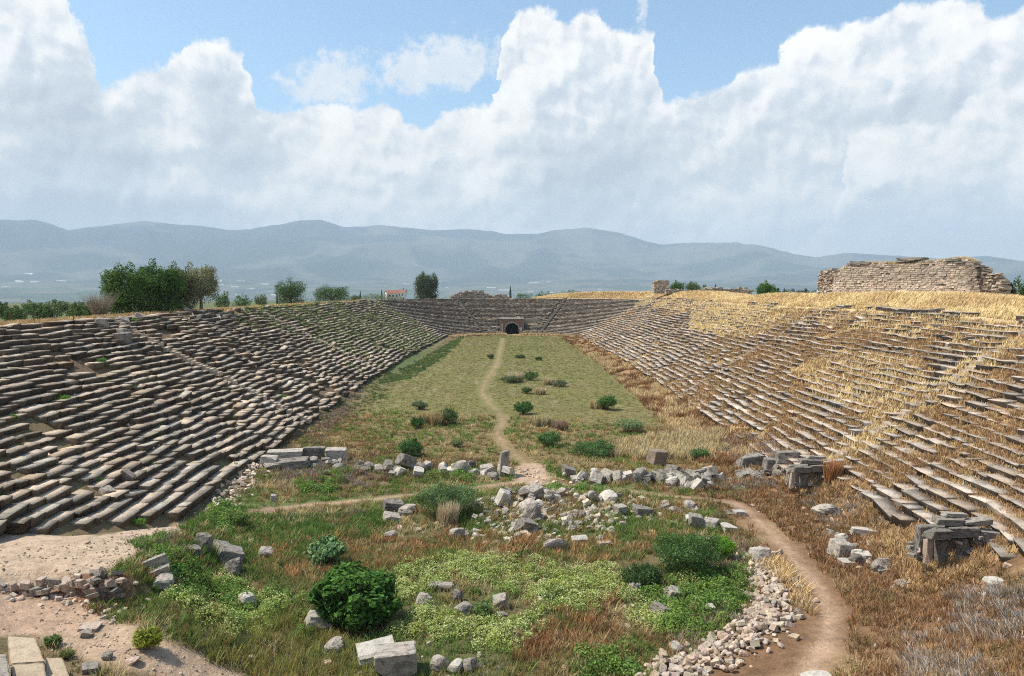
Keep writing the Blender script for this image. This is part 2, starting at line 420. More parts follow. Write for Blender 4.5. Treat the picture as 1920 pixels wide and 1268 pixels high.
# ------------------------------------------------------------------ ground sheet
# foot-worn paths, as centre lines in world metres
def wline(pts): return [tuple(p) for p in ground([p[0] for p in pts], [p[1] for p in pts])[:, :2]]
PATH_MID = wline([(943, 634), (940, 650), (930, 685), (910, 715), (903, 735), (915, 755), (936, 775), (943, 792), (932, 812), (948, 838), (975, 860), (995, 880), (1000, 897)])
PATH_R = wline([(1010, 905), (1100, 912), (1200, 925), (1310, 935), (1380, 945), (1432, 985), (1488, 1045), (1535, 1105), (1556, 1150), (1552, 1200), (1530, 1240), (1510, 1268), (1490, 1300)])
PATH_L = wline([(1000, 902), (930, 910), (830, 922), (740, 932), (660, 940), (600, 946), (520, 955), (470, 962)])
PATH_LL = wline([(0, 1130), (80, 1150), (150, 1180), (230, 1215), (330, 1252), (420, 1290)])
DIRT_L = world_poly([(-80, 1012), (100, 1004), (200, 1004), (330, 978), (400, 962), (430, 958), (400, 975), (330, 1000), (260, 1030), (215, 1078), (150, 1090), (-80, 1086)])
DIRT_LL = world_poly([(-80, 1100), (150, 1100), (190, 1150), (180, 1185), (60, 1190), (-80, 1180)])
PIT = [(200, 1080), (260, 1030), (330, 1000), (430, 955), (560, 945), (700, 948), (900, 915), (1050, 925), (1340, 945), (1410, 1000), (1440, 1060), (1400, 1130), (1380, 1180), (1230, 1268), (1220, 1300), (380, 1300), (250, 1210), (190, 1150)]
PITW = world_poly(PIT)

def ground_sheet():
    def prog(a, b, n): return np.sign(b) * np.geomspace(a, abs(b), n)
    xs = np.concatenate([-np.geomspace(49, 13900, 46)[::-1], np.arange(-48.6, 48.7, .33), np.geomspace(49, 13900, 46)])
    ys = np.concatenate([-np.geomspace(20, 600, 10)[::-1], np.arange(-12, 18, 2.), np.arange(18, 66, .27), np.arange(66, 110, .55), np.arange(110, 272, .9), np.geomspace(273, 13900, 52)])
    X, Y = np.meshgrid(xs, ys); Z = terrain(X, Y)
    r = rad(X, Y); n1 = fbm(X / 5, Y / 5, 4, 101); n2 = fbm(X / 1.2, Y / 1.2, 3, 103); n3 = fbm(X / 14, Y / 14, 3, 105)
    C = np.zeros(X.shape + (4,))
    def lay(mask, c, a=None):
        m = np.clip(mask, 0, 1)[..., None]; C[..., :3] = C[..., :3] * (1 - m) + np.array(c) * m
        if a is not None: C[..., 3] = C[..., 3] * (1 - m[..., 0]) + a * m[..., 0]
    lay(np.ones_like(X), (.165, .16, .052), 0.)
    # arena turf: greener in the middle, straw where it is worn
    lay(sstep(.5, .68, n1) * .8, (.17, .15, .065)); lay(sstep(.50, .72, n3) * .5, (.145, .155, .055))
    lay(np.exp(-((np.abs(np.abs(X) - 11)) / 5) ** 2) * sstep(70, 90, Y) * (Y < 235) * .55 * sstep(.35, .6, n2 * .5 + n3 * .5), (.20, .17, .07))
    stripes = sstep(.45, .8, np.sin(X * 2.4 + n3 * 4)) * sstep(.45, .6, n1) * (Y > 70) * (Y < 240)
    lay(stripes * .55, (.25, .21, .10))
    lay((1 - sstep(66, 98, Y)) * .75, (.22, .15, .075))
    lay(sstep(-5, -1, r) * (Y > 60), (.20, .145, .08))
    lay(sstep(-5.5, -1, r) * (X > 0) * (Y > 62), (.34, .22, .11))
    lay(sstep(-5, -1, r) * (X < 0) * np.exp(-((Y - 150) / 40) ** 2), (.09, .12, .04))
    # under the seats
    seat = sstep(-.6, .2, r)
    lay(seat * (X < 0), (.17, .12, .075)); lay(seat * (X < 0) * sstep(.34, .5, n1) * sstep(115, 140, Y) * (1 - sstep(205, 235, Y)), (.10, .16, .04))
    lay(seat * (X < 0) * sstep(.55, .7, n1) * (Y < 70) * .8, (.09, .13, .035))
    lay(seat * (X >= 0), (.30, .195, .11)); lay(seat * (X >= 0) * sstep(.4, .62, n1), (.44, .33, .19))
    lay(seat * sstep(232, 245, Y), (.16, .13, .10)); lay(seat * (X > 12) * (Y > 210), (.28, .18, .10))
    # crest and fields beyond
    out = r - RIM
    lay(sstep(-.5, 1.5, out) * (X < 0), (.20, .16, .08)); lay(sstep(-.5, 1.5, out) * (X >= 0), (.52, .41, .24))
    lay(sstep(14, 24, out) * (X < 4), (.27, .19, .09)); lay(sstep(14, 30, out) * (X < 4) * sstep(.45, .62, n3), (.09, .12, .04))
    lay(sstep(30, 60, out), (.11, .13, .05))
    big = fbm(X / 420, Y / 160, 3, 333)
    lay(sstep(200, 500, out) * sstep(.42, .5, big), (.13, .13, .065)); lay(sstep(200, 500, out) * sstep(.52, .58, big), (.07, .11, .04))
    lay(sstep(200, 500, out) * sstep(.62, .66, big), (.18, .15, .09))
    # the near bend and the old round arena
    nearm = (1 - sstep(52, 60, Y))
    lay(nearm * (X > 0), (.19, .11, .06)); lay(nearm * (X > 0) * sstep(.5, .65, n1), (.26, .17, .09))
    lay(nearm * (X <= 0), (.17, .13, .07))
    pit = inpoly(X, Y, PITW)
    lay(pit * (.6 + .4 * sstep(.35, .6, n2)), (.10, .10, .04)); lay(pit * sstep(.5, .62, n1), (.15, .115, .055)); lay(sstep(47, 50, Y) * (1 - sstep(56, 60, Y)) * (np.abs(X) < 17) * sstep(.40, .52, n1) * .8, (.11, .15, .045))
    # paths and dust
    dust = (.42, .30, .205)
    wob = (n2 - .5) * 1.0
    def path(line, w, a, soft=.35, col=dust):
        d = dist_line(X, Y, line) + wob * .5
        lay((1 - sstep(w - soft, w + soft, d)) * a, col, 1.)
    path(PATH_MID, .5, .35, .8, (.28, .20, .11)); path(PATH_MID, .14, .8, .25, (.34, .24, .14)); path(PATH_R, .8, .3, .6, (.30, .20, .12)); path(PATH_R, .31, 1., .3, (.37, .25, .165)); path(PATH_L, .42, 1., .3, (.36, .24, .16)); path(PATH_LL, 1.15, 1., .4)
    d = np.hypot((X - 1.4) / 1.5, (Y - 58.5) / 3.8); lay((1 - sstep(.7, 1.15, d + wob * .4)), dust, 1.)
    lay(1. * inpoly(X + wob * .8, Y + wob, DIRT_L), (.46, .345, .245), 1.)
    lay(1. * inpoly(X + wob * .8, Y + wob, DIRT_LL), (.42, .29, .20), 1.)
    lay((np.abs(Y - 29.6) < .5) * (X < -14.6) * (X > -30) * 1., (.26, .14, .09), 1.)
    ny, nx = X.shape
    V = np.stack([X, Y, Z], -1).reshape(-1, 3); i = np.arange((ny - 1) * (nx - 1)); a = (i // (nx - 1)) * nx + i % (nx - 1)
    Fc = np.stack([a, a + 1, a + 1 + nx, a + nx], -1)
    cx = V[Fc].mean(1); hole = (np.abs(cx[:, 0]) < 2.4) & (cx[:, 1] > 245.6) & (rad(cx[:, 0], cx[:, 1]) < 8.4)
    o = newmesh('ground', V, Fc[~hole], M['ground'], None, C.reshape(-1, 4), True)
    tag(o, kind='structure')
ground_sheet()

# ------------------------------------------------------------------ mountains across the valley
def mountains():
    prof = [(-900, 470), (-300, 430), (0, 412), (60, 411), (95, 419), (128, 432), (160, 427), (215, 421), (270, 414), (330, 421), (380, 424), (430, 432), (470, 430), (510, 421), (560, 414), (600, 412), (640, 424), (700, 421), (745, 425),
            (810, 432), (870, 430), (930, 432), (1000, 438), (1040, 431), (1100, 427), (1160, 436), (1210, 452), (1240, 459), (1300, 456), (1380, 454), (1440, 462), (1490, 477), (1540, 481), (1590, 474), (1650, 478), (1760, 485), (1850, 480), (1920, 490), (2300, 470), (3200, 480)]
    pa, pe = azel([p[0] for p in prof], [p[1] for p in prof])
    az = np.arange(-56, 56, .12); rho = np.concatenate([np.linspace(4600, 12000, 64), np.linspace(12100, 13800, 8)])
    A, Rr = np.meshgrid(az, rho)
    e = np.interp(A, pa, pe); zr = EYE + np.tan(np.radians(e)) * 12000
    X = Rr * np.sin(np.radians(A)); Y = Rr * np.cos(np.radians(A))
    t = np.clip((Rr - 5200) / (12000 - 5200), 0, 1)
    foot = -45 + 250 * t
    ridge = 1 - np.abs(2 * fbm(X / 2600 + .6 * fbm(X / 900, Y / 900, 2, 4), Y / 4200, 4, 12) - 1)
    s = t ** 2.0 * (.35 + .65 * sstep(.2, 1, t))
    z = foot * (1 - s) + zr * s + (ridge - .8) * 620 * s * (1 - s) * 2.6 + (1 - np.abs(2 * fbm(X / 700, Y / 1500, 4, 6) - 1) - .8) * 260 * t * (1 - t * .6)
    back = sstep(12000, 13800, Rr); z = z * (1 - back) - 100 * back
    # clamp so no spur tops the skyline of its own bearing
    lim = EYE + np.tan(np.radians(e)) * Rr; z = np.where(Rr <= 12000, np.minimum(z, lim), z)
    n = fbm(X / 900, Y / 900, 4, 41); C = np.ones(X.shape + (4,))
    C[..., :3] = (.035, .05, .04)
    def lay(m, c): C[..., :3] = C[..., :3] * (1 - m[..., None]) + np.array(c) * m[..., None]
    lay(sstep(.47, .58, n), (.105, .105, .075)); lay(sstep(.6, .75, n) * (t < .7), (.03, .05, .04)); lay(sstep(.5, .2, t) * sstep(.48, .52, fbm(X / 350, Y / 200, 3, 43)), (.12, .115, .08)); lay(sstep(.4, .1, t) * sstep(.55, .58, fbm(X / 300, Y / 160, 3, 47)), (.05, .09, .04))
    ny, nx = X.shape; V = np.stack([X, Y, z], -1).reshape(-1, 3); i = np.arange((ny - 1) * (nx - 1)); a = (i // (nx - 1)) * nx + i % (nx - 1)
    o = newmesh('mountains', V, np.stack([a, a + 1, a + 1 + nx, a + nx], -1), M['mountain'], None, C.reshape(-1, 4), True); tag(o, kind='structure')
def mount_build(T, bs):
    at = T.node('ShaderNodeAttribute', attribute_name='col').outputs['Color']
    P = T.node('ShaderNodeTexCoord').outputs['Object']; n = T.noise(P, .004, 5., .6); k = T.m('MULTIPLY_ADD', n, 1., .5)
    T.l.new(T.mix(1., at, T.comb(k, k, k), 'MULTIPLY'), bs.inputs['Base Color'])
M['mountain'] = material('wooded_mountain', mount_build)
mountains()

# haze between here and the mountains
def haze():
    bm = bmesh.new(); bmesh.ops.create_cube(bm, size=1.)
    me = bpy.data.meshes.new('haze'); bm.to_mesh(me); bm.free()
    o = bpy.data.objects.new('haze', me); COL.objects.link(o)
    zb, zt = -140., 1160.
    o.scale = (29000, 15200, zt - zb); o.location = (0, 6700, (zt + zb) / 2)
    m = bpy.data.materials.new('valley_haze'); m.use_nodes = True; T = NT(m.node_tree); T.n.clear()
    v = T.node('ShaderNodeVolumePrincipled'); v.inputs['Density'].default_value = HAZE
    v.inputs['Color'].default_value = (.60, .755, .94, 1); v.inputs['Anisotropy'].default_value = 0.
    out = T.node('ShaderNodeOutputMaterial'); T.l.new(v.outputs[0], out.inputs['Volume'])
    me.materials.append(m); tag(o, kind='stuff', label='pale blue haze over the valley')
HAZE = 1.0e-4
haze()

# ------------------------------------------------------------------ tiers of stone seats
NP = 6           # lip, undercut front, back, top
SEC = np.array([(0, 0), (0, -.035), (.035, -.07), (.09, -.50), (ROWD + .12, -.50), (ROWD + .12, .01)], float)
def wander(X, Y):
    """the rows no longer run true: neighbours have slid together"""
    far = 1 - sstep(190, 230, Y)
    return far * ((fbm(X / 7 + 3, Y / 6, 3, 71) - .5) * .8 + (fbm(X / 2.2, Y / 2.0, 2, 72) - .5) * .22)
def row_blocks(frames, L, mat, name, parent, jit, burial, kcol, tiltA, nst=3, crust_shade=1.):
    """frames: arrays cx, cy, tx, ty (unit tangent), nx, ny (outward), z ; L block lengths"""
    cx, cy, tx, ty, nx, ny, z = frames; n = len(cx)
    if n == 0: return None
    st = np.linspace(-.5, .5, nst)
    yaw = RNG.normal(0, .018, n) * jit; tilt = RNG.normal(0, .018, n) * tiltA; roll = RNG.normal(0, .025, n) * tiltA
    dz = RNG.normal(0, .024, n) * jit; dq = RNG.normal(0, .04, n) * jit
    big = RNG.random(n) < .06 * jit; tilt = np.where(big, tilt * 3.5, tilt); roll = np.where(big, roll * 3, roll); dq = np.where(big, dq * 3, dq)
    l = st[None, :, None] * (L[:, None, None] - .015)                 # n,nst,1
    q = np.broadcast_to(SEC[None, None, :, 0], (n, nst, NP)) + dq[:, None, None]
    h = np.broadcast_to(SEC[None, None, :, 1], (n, nst, NP)) + dz[:, None, None]
    l = np.broadcast_to(l, (n, nst, NP)).copy()
    s = .009
    q = q + RNG.normal(0, s, (n, nst, NP)) + l * yaw[:, None, None]; h = h + RNG.normal(0, s * .55, (n, nst, NP)) + l * tilt[:, None, None] + (q - .3) * roll[:, None, None]
    dr_ = np.abs(RNG.normal(0, s * .8, (n, nst))) + .09 * (RNG.random((n, nst)) < .06); h[:, :, 0] -= dr_; h[:, :, 1] -= dr_; q[:, :, 0:2] += dr_[..., None] * .6; l = l + RNG.normal(0, s * .5, (n, nst, NP))
    X = cx[:, None, None] + tx[:, None, None] * l + nx[:, None, None] * q
    Y = cy[:, None, None] + ty[:, None, None] * l + ny[:, None, None] * q
    Z = z[:, None, None] + h
    V = np.stack([X, Y, Z], -1).reshape(-1, 3)
    fs = []
    for a in range(nst - 1):
        for b in range(NP):
            b2 = (b + 1) % NP; fs.append((a * NP + b, (a + 1) * NP + b, (a + 1) * NP + b2, a * NP + b2))
    for a in (0, nst - 1):
        o = a * NP; ff = [(o, o + 1, o + 2, o + 5), (o + 2, o + 3, o + 4, o + 5)]
        fs += [f[::-1] for f in ff] if a else ff
    fs = np.array(fs); Fc = (fs[None] + (np.arange(n) * nst * NP)[:, None, None]).reshape(-1, 4)
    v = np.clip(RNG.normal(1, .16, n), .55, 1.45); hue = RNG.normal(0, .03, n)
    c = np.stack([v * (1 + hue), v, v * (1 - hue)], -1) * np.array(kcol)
    # upright faces: black lichen plus shade painted into the colour; treads worn clean
    C = np.repeat(c, nst * NP, 0).reshape(n, nst, NP, 3); C[:, :, 2:4] *= crust_shade; C[:, :, 1] *= .92; C[:, :, 4:6] *= .88; C = C.reshape(-1, 3)
    return newmesh(name, V, Fc, mat, parent, C)

def chop(a, b, lo, hi):
    out = []; s = a
    while s < b:
        L = RNG.uniform(lo, hi); out.append((s + L / 2, L)); s += L
    return np.array(out) if out else np.zeros((0, 2))
SIDES = {-1: [78.0, 125., 172.], 1: [55.5, 100., 150., 195.]}          # places of the stairways across the long banks
GOLD = [world_poly([(1480, 700), (1560, 660), (1720, 680), (1760, 760), (1640, 800), (1560, 760)]), world_poly([(1300, 560), (1420, 555), (1520, 590), (1400, 640), (1290, 620)])]
def build_bank(side):
    nm = ('grassed_seating', 'long bank of pale stone seats half buried in golden dry grass, below the ruined wall') if side > 0 else ('stone_seating', 'long bank of dark brown stone seats with clear open treads, below the clump of trees')
    root = thing(nm[0], nm[1], 'seating', (0, 0, 0))
    for i in range(NROW + (2 if side > 0 else 0)):
        ro = i * ROWD
        y_start = 25.
        ch = chop(y_start, Y1, .7, 2.5)
        yc, L = ch[:, 0], ch[:, 1]
        # on the bend the row follows the circle: walk it by arc length
        rr = R0 + ro
        th = np.clip((Y0 - yc), 0, None) / rr
        bend = yc < Y0
        X = np.where(bend, rr * np.cos(th), width(yc) + ro); Y = np.where(bend, Y0 - rr * np.sin(th), yc)
        dw = 1.9 * np.pi / (Y1 - Y0) * np.cos(np.pi * (yc - Y0) / (Y1 - Y0)); tl = np.hypot(dw, 1)
        tx = np.where(bend, np.sin(th), dw / tl); ty = np.where(bend, np.cos(th), 1 / tl)
        nx = np.where(bend, np.cos(th), 1 / tl); ny = np.where(bend, -np.sin(th), -dw / tl)
        X, tx, nx = X * side, tx * side, nx * side
        wn = wander(X, Y); X = X + nx * wn; Y = Y + ny * wn
        z = 1 + ROWH * i + sag(X + nx * .3, Y)
        bx = 960 + F * X / Y; by = 545 + (EYE - z + .3) * F / Y
        keep = by < (cut_left(bx) if side < 0 else cut_right(bx))
        for g in SIDES[side]: keep &= np.abs(Y - g - (0 if side < 0 else .25 * (i - 13))) > .55
        n = fbm(X / 4, Y / 6, 3, 61)
        if side > 0:
            n = .55 * fbm(X / 2.2, Y / 3.2, 3, 61) + .45 * RNG.random(len(n))
            k = .71 - .12 * inpoly(X, Y, GOLD[0]) - .16 * inpoly(X, Y, GOLD[1])
            k = k - .14 * np.exp(-((Y - SIDES[1][0] - .25 * (i - 13)) / 1.6) ** 2) - .08 * (fbm(X / 9, Y / 9, 2, 91) > .56)
            k = k + .14 * (Y < 66) * (1 - .9 * np.exp(-((Y - SIDES[1][0] - .25 * (i - 13)) / 1.6) ** 2))
            keep &= n < k
            keep &= ~((i > 26) & (Y > 62) & (Y < 170) & (fbm(X / 6, Y / 9, 2, 92) > .42))
        else:
            keep &= (n + RNG.normal(0, .05, len(n))) < .74 - .05 * (i > 24)
            keep &= RNG.random(len(n)) > .045
        rough = 1.15 + (1.3 * np.exp(-((Y.mean() - 100) / 30) ** 2) if False else 0)
        f = [a[keep] for a in (X, Y, tx, ty, nx, ny, z)]
        mid = np.clip(f[1], 0, 400)
        jit = 1.0
        tone = 1.0 - .12 * math.sin(i * 1.7) * .5
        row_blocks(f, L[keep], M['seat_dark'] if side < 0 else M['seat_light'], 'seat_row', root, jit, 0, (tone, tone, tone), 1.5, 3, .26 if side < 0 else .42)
    return root
bank_left = build_bank(-1); bank_right = build_bank(1)

def build_end():
    root = thing('curved_seating', 'curved dark grey seating closing the far end, with two stairways and a passage', 'seating', (0, 0, 0))
    gang = [math.radians(27), math.radians(-27)]
    for i in range(NROW):
        rr = R0 + i * ROWD; ch = chop(-math.pi / 2 * rr, math.pi / 2 * rr, .9, 2.0)
        th = ch[:, 0] / rr; L = ch[:, 1]
        X = rr * np.sin(th); Y = Y1 + rr * np.cos(th); tx = np.cos(th); ty = -np.sin(th); nx = np.sin(th); ny = np.cos(th)
        z = 1 + ROWH * i + sag(X, Y)
        keep = np.ones(len(X), bool)
        for g in gang: keep &= np.abs((th - g) * rr) > .95
        keep &= ~((i < 11) & (np.abs(X) < 3.6)) & ~((i >= 6) & (i < 11) & (X > 0) & (X < 8.0)) & ~((i == 11) & (X > 3.2) & (X < 7.4))
        k = [a[keep] for a in (X, Y, tx, ty, nx, ny, z)]
        k[6] = k[6] + np.where((np.array(k[0]) > 2) & (np.array(k[0]) < 9) & (i >= 9) & (i < 13), -.12, 0)
        t = np.clip((k[0] + 5) / 30, 0, 1); 
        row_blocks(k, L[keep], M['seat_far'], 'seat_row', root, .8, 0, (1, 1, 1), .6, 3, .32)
    for g in gang:                                                    # stairways: two narrow steps per tier
        V = []; Fc = []
        for j in range(NROW * 2):
            rr = R0 + j * ROWD / 2; z = 1 + ROWH / 2 * (j + 1) - .16; w = .5
            c0 = np.array([math.sin(g), math.cos(g)]); t0 = np.array([math.cos(g), -math.sin(g)])
            b = len(V)
            for s1 in (-w, w):
                for q, h in ((0, -.4), (0, 0), (.38, 0), (.38, -.4)):
                    p = np.array([0, Y1]) + c0 * (rr + q) + t0 * (s1 + random.gauss(0, .02)); V.append((p[0], p[1], z + h + random.gauss(0, .012)))
            Fc += [(b, b + 1, b + 5, b + 4), (b + 1, b + 2, b + 6, b + 5), (b + 2, b + 3, b + 7, b + 6), (b, b + 3, b + 2, b + 1), (b + 4, b + 5, b + 6, b + 7)]
        newmesh('stairway', V, Fc, M['seat_light'], root, np.full((len(V), 3), .40))
    return root
build_end()

def side_stairs():
    for side, root in ((-1, bank_left), (1, bank_right)):
        for y0 in SIDES[side]:
            V = []; Fc = []
            for j in range(NROW * 2):
                if random.random() < (.2 if side < 0 else .45): continue
                rr = j * ROWD / 2; yy = y0 + (0 if side < 0 else .25 * (j / 2 - 13)); x = float(width(yy) + rr); z = 1 + ROWH / 2 * (j + 1) - .2 + float(sag(side * x, yy))
                b = len(V)
                for s1 in (-.5, .5):
                    for q, h in ((0, -.4), (0, 0), (.38, 0), (.38, -.4)):
                        V.append((side * (x + q + random.gauss(0, .02)), yy + s1 + random.gauss(0, .04), z + h + random.gauss(0, .03)))
                Fc += [(b, b + 1, b + 5, b + 4), (b + 1, b + 2, b + 6, b + 5), (b + 2, b + 3, b + 7, b + 6), (b, b + 3, b + 2, b + 1), (b + 4, b + 5, b + 6, b + 7)]
            newmesh('stairway', V, Fc, M['seat_dark' if side < 0 else 'seat_light'], root, np.full((len(V), 3), .9))
side_stairs()

# ------------------------------------------------------------------ plants
ORD = 'first second third fourth fifth sixth seventh eighth ninth tenth eleventh twelfth thirteenth fourteenth fifteenth sixteenth seventeenth eighteenth nineteenth'.split()
def ordn(i):
    if i < 19: return ORD[i]
    t, u = divmod(i + 1, 10); tens = ['', '', 'twenty', 'thirty', 'forty', 'fifty'][t]
    return (tens[:-1] + 'ieth') if u == 0 else tens + '-' + ORD[u - 1]
def vary(c, n, s=.16, hs=.06):
    v = 1.28 * np.clip(RNG.normal(1, s, n), .45, 1.7)[:, None]; h = RNG.normal(0, hs, (n, 1))
    return np.clip(np.array(c)[None] * v * np.concatenate([1 + h, 1 + 0 * h, 1 - h], 1), .004, .9)
def blades(P, nb, h, w, spread, lean, col, leanv=(0, 0), base=.1, colv=.16, tip=1.15):
    """P (n,3) tuft roots; nb blades each; returns V, F, C"""
    n = len(P); h = np.broadcast_to(h, (n,)); w = np.broadcast_to(w, (n,)); col = np.broadcast_to(np.asarray(col, float), (n, 3))
    a = RNG.uniform(0, 2 * np.pi, (n, nb)); rb = np.sqrt(RNG.random((n, nb))) * np.broadcast_to(base, (n,))[:, None]
    b = np.stack([P[:, None, 0] + rb * np.cos(a), P[:, None, 1] + rb * np.sin(a), np.broadcast_to(P[:, None, 2], (n, nb)) - .03], -1)
    hh = h[:, None] * RNG.uniform(.55, 1.15, (n, nb)); sp = np.broadcast_to(spread, (n,))[:, None] * RNG.uniform(.1, 1, (n, nb))
    a2 = a + RNG.normal(0, .7, (n, nb))
    tip_p = b + np.stack([hh * (np.cos(a2) * sp + leanv[0] * lean), hh * (np.sin(a2) * sp + leanv[1] * lean), hh], -1)
    mid = b + (tip_p - b) * .5; mid[..., 2] += hh * .12
    wd = RNG.uniform(0, np.pi, (n, nb)); off = np.stack([np.cos(wd), np.sin(wd), 0 * wd], -1) * w[:, None, None] * .5
    V = np.stack([b - off, b + off, mid + off * .8, mid - off * .8, tip_p + off * .25, tip_p - off * .25], 2).reshape(-1, 3)
    k = (np.arange(n * nb) * 6)[:, None]; Fc = np.concatenate([k + np.array([[0, 1, 2, 3]]), k + np.array([[3, 2, 4, 5]])])
    c = np.repeat(col, nb, 0) * np.clip(RNG.normal(1, colv, (n * nb, 1)), .5, 1.6)
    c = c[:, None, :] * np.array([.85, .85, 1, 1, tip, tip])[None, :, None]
    return V, Fc, np.clip(c.reshape(-1, 3), 0, .95)
def leaves(P, N, size, col, aspect=.55):
    """quads at P with rough normals N"""
    n = len(P); size = np.broadcast_to(size, (n,))
    N = N + RNG.normal(0, .55, (n, 3)); N /= np.linalg.norm(N, axis=1)[:, None] + 1e-9
    A = np.cross(N, RNG.normal(0, 1, (n, 3))); A /= np.linalg.norm(A, axis=1)[:, None] + 1e-9; B = np.cross(N, A)
    A = A * size[:, None] * .5; B = B * size[:, None] * .5 * aspect
    V = np.stack([P - A, P - B, P + A, P + B], 1).reshape(-1, 3)
    return V, (np.arange(n) * 4)[:, None] + np.arange(4)[None], np.repeat(col, 4, 0)
class Pile:
    def __init__(s): s.V = []; s.F = []; s.C = []; s.n = 0
    def add(s, t):
        V, Fc, C = t; s.V.append(V); s.F.append(Fc + s.n); s.C.append(C); s.n += len(V)
    def build(s, name, mat, parent=None):
        return newmesh(name, np.concatenate(s.V), np.concatenate(s.F), mat, parent, np.concatenate(s.C))
def scatter(poly, dens, seed=0, gate=.0, gs=1.6):
    """poly in world xy; dens per m2; gate thins it in natural patches"""
    poly = np.asarray(poly); lo = poly.min(0); hi = poly.max(0); n = int(np.prod(hi - lo) * dens)
    X = RNG.uniform(lo[0], hi[0], n); Y = RNG.uniform(lo[1], hi[1], n)
    w = (fbm(X / gs, Y / gs, 3, seed + 200) - .5)
    k = inpoly(X + w * 1.6, Y + w * 2.2, poly)
    if gate: k &= fbm(X / gs, Y / gs, 3, seed) > gate
    X, Y = X[k], Y[k]
    return np.stack([X, Y, terrain(X, Y)], -1)
def off_paths(P, w=.55):
    k = (dist_line(P[:, 0], P[:, 1], PATH_R) > w + .15) & (dist_line(P[:, 0], P[:, 1], PATH_L) > w) & (dist_line(P[:, 0], P[:, 1], PATH_MID) > w) & (dist_line(P[:, 0], P[:, 1], PATH_LL) > 1.1)
    k &= np.hypot((P[:, 0] - 1.4) / 1.3, (P[:, 1] - 58.5) / 3.6) > 1
    return P[k]
GREEN, DGREEN, OLIVE = (.085, .165, .030), (.035, .085, .016), (.225, .215, .065)
GOLDC, STRAW, RUST, GREY, BROWN = (.65, .49, .25), (.56, .47, .27), (.30, .135, .06), (.31, .27, .24), (.24, .155, .08)
def W(*pts): return world_poly(list(pts))

def green_grass():
    p = Pile()
    for poly, d, h, c, sd in [
        (W((380, 962), (480, 962), (640, 965), (760, 972), (740, 1005), (600, 1040), (480, 1090), (380, 1090), (310, 1030)), 11, .5, (.11, .18, .045), 1),
        (W((1080, 1212), (1230, 1200), (1225, 1290), (1060, 1290)), 12, .4, (.13, .20, .045), 2),
        (W((1300, 1060), (1400, 1070), (1420, 1110), (1380, 1150), (1290, 1140)), 12, .35, (.12, .20, .04), 3),
        (W((1150, 1090), (1290, 1060), (1400, 1085), (1400, 1145), (1330, 1200), (1250, 1195), (1180, 1160)), 8, .3, (.12, .19, .04), 4),
        (W((560, 900), (700, 910), (900, 905), (920, 925), (760, 930), (560, 925)), 9, .22, (.14, .21, .045), 5),
        (W((600, 890), (860, 880), (940, 900), (760, 925), (480, 945), (440, 930)), 6, .15, (.12, .16, .045), 6),
        (W((1040, 880), (1080, 870), (1150, 905), (1180, 920), (1040, 900)), 10, .18, (.11, .18, .04), 7),
        (W((1080, 925), (1200, 935), (1250, 960), (1200, 985), (1120, 960)), 8, .3, (.13, .18, .05), 8),
        (W((700, 985), (1300, 1000), (1330, 1040), (1100, 1060), (700, 1060)), 2.5, .45, (.10, .16, .04), 9),
        (W((930, 965), (1120, 965), (1230, 1000), (1050, 1020), (880, 1000)), 5, .3, (.11, .17, .04), 19),
        (W((230, 1020), (330, 1000), (420, 1080), (420, 1140), (300, 1120), (250, 1060)), 9, .4, (.10, .18, .04), 10),
        (W((590, 770), (680, 720), (740, 690), (720, 750), (640, 830), (560, 850)), 3, .28, (.12, .16, .05), 11),
        (W((700, 720), (760, 690), (850, 640), (870, 632), (840, 665), (770, 710)), 4, .45, (.12, .165, .06), 12)]:
        P = off_paths(scatter(poly, d * 1.5, sd, .42 if sd in (12, 11, 9) else .0)); dist = P[:, 1]
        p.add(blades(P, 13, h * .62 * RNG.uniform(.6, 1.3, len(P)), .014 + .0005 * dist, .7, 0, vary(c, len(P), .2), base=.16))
    tag(p.build('green_grass', M['grass']), 'fresh green grass growing in and around the sunken arena', kind='stuff')
def olive_grass():
    p = Pile()
    for poly, d, h, c, sd in [
        (W((380, 1230), (420, 1150), (560, 1160), (640, 1190), (700, 1230), (720, 1290), (380, 1290)), 13, .6, OLIVE, 31),
        (W((1020, 1240), (1080, 1150), (1220, 1200), (1200, 1260), (1100, 1290), (720, 1290), (900, 1240)), 9, .4, (.25, .20, .08), 32),
        (W((480, 1060), (700, 1030), (880, 1050), (700, 1100), (560, 1130)), 8, .5, (.19, .19, .07), 33),
        (W((1180, 940), (1330, 950), (1300, 1000), (1190, 1000)), 7, .4, (.24, .22, .09), 34),
        (W((960, 1010), (1240, 1020), (1200, 1055), (1000, 1050)), 6, .5, (.22, .21, .08), 35),
        (W((190, 1090), (330, 1100), (420, 1200), (380, 1240), (250, 1200)), 5, .3, (.19, .16, .07), 36),
        (W((60, 1200), (200, 1195), (300, 1290), (150, 1290)), 5, .25, (.22, .17, .09), 37)]:
        P = off_paths(scatter(poly, d, sd)); p.add(blades(P, 12, h * .75, .024, .6, .25, vary(c, len(P), .22), leanv=(.6, .2), base=.15, tip=1.3))
    tag(p.build('olive_grass', M['grass']), 'yellow-green seeding grass at the foot of the slope', kind='stuff')
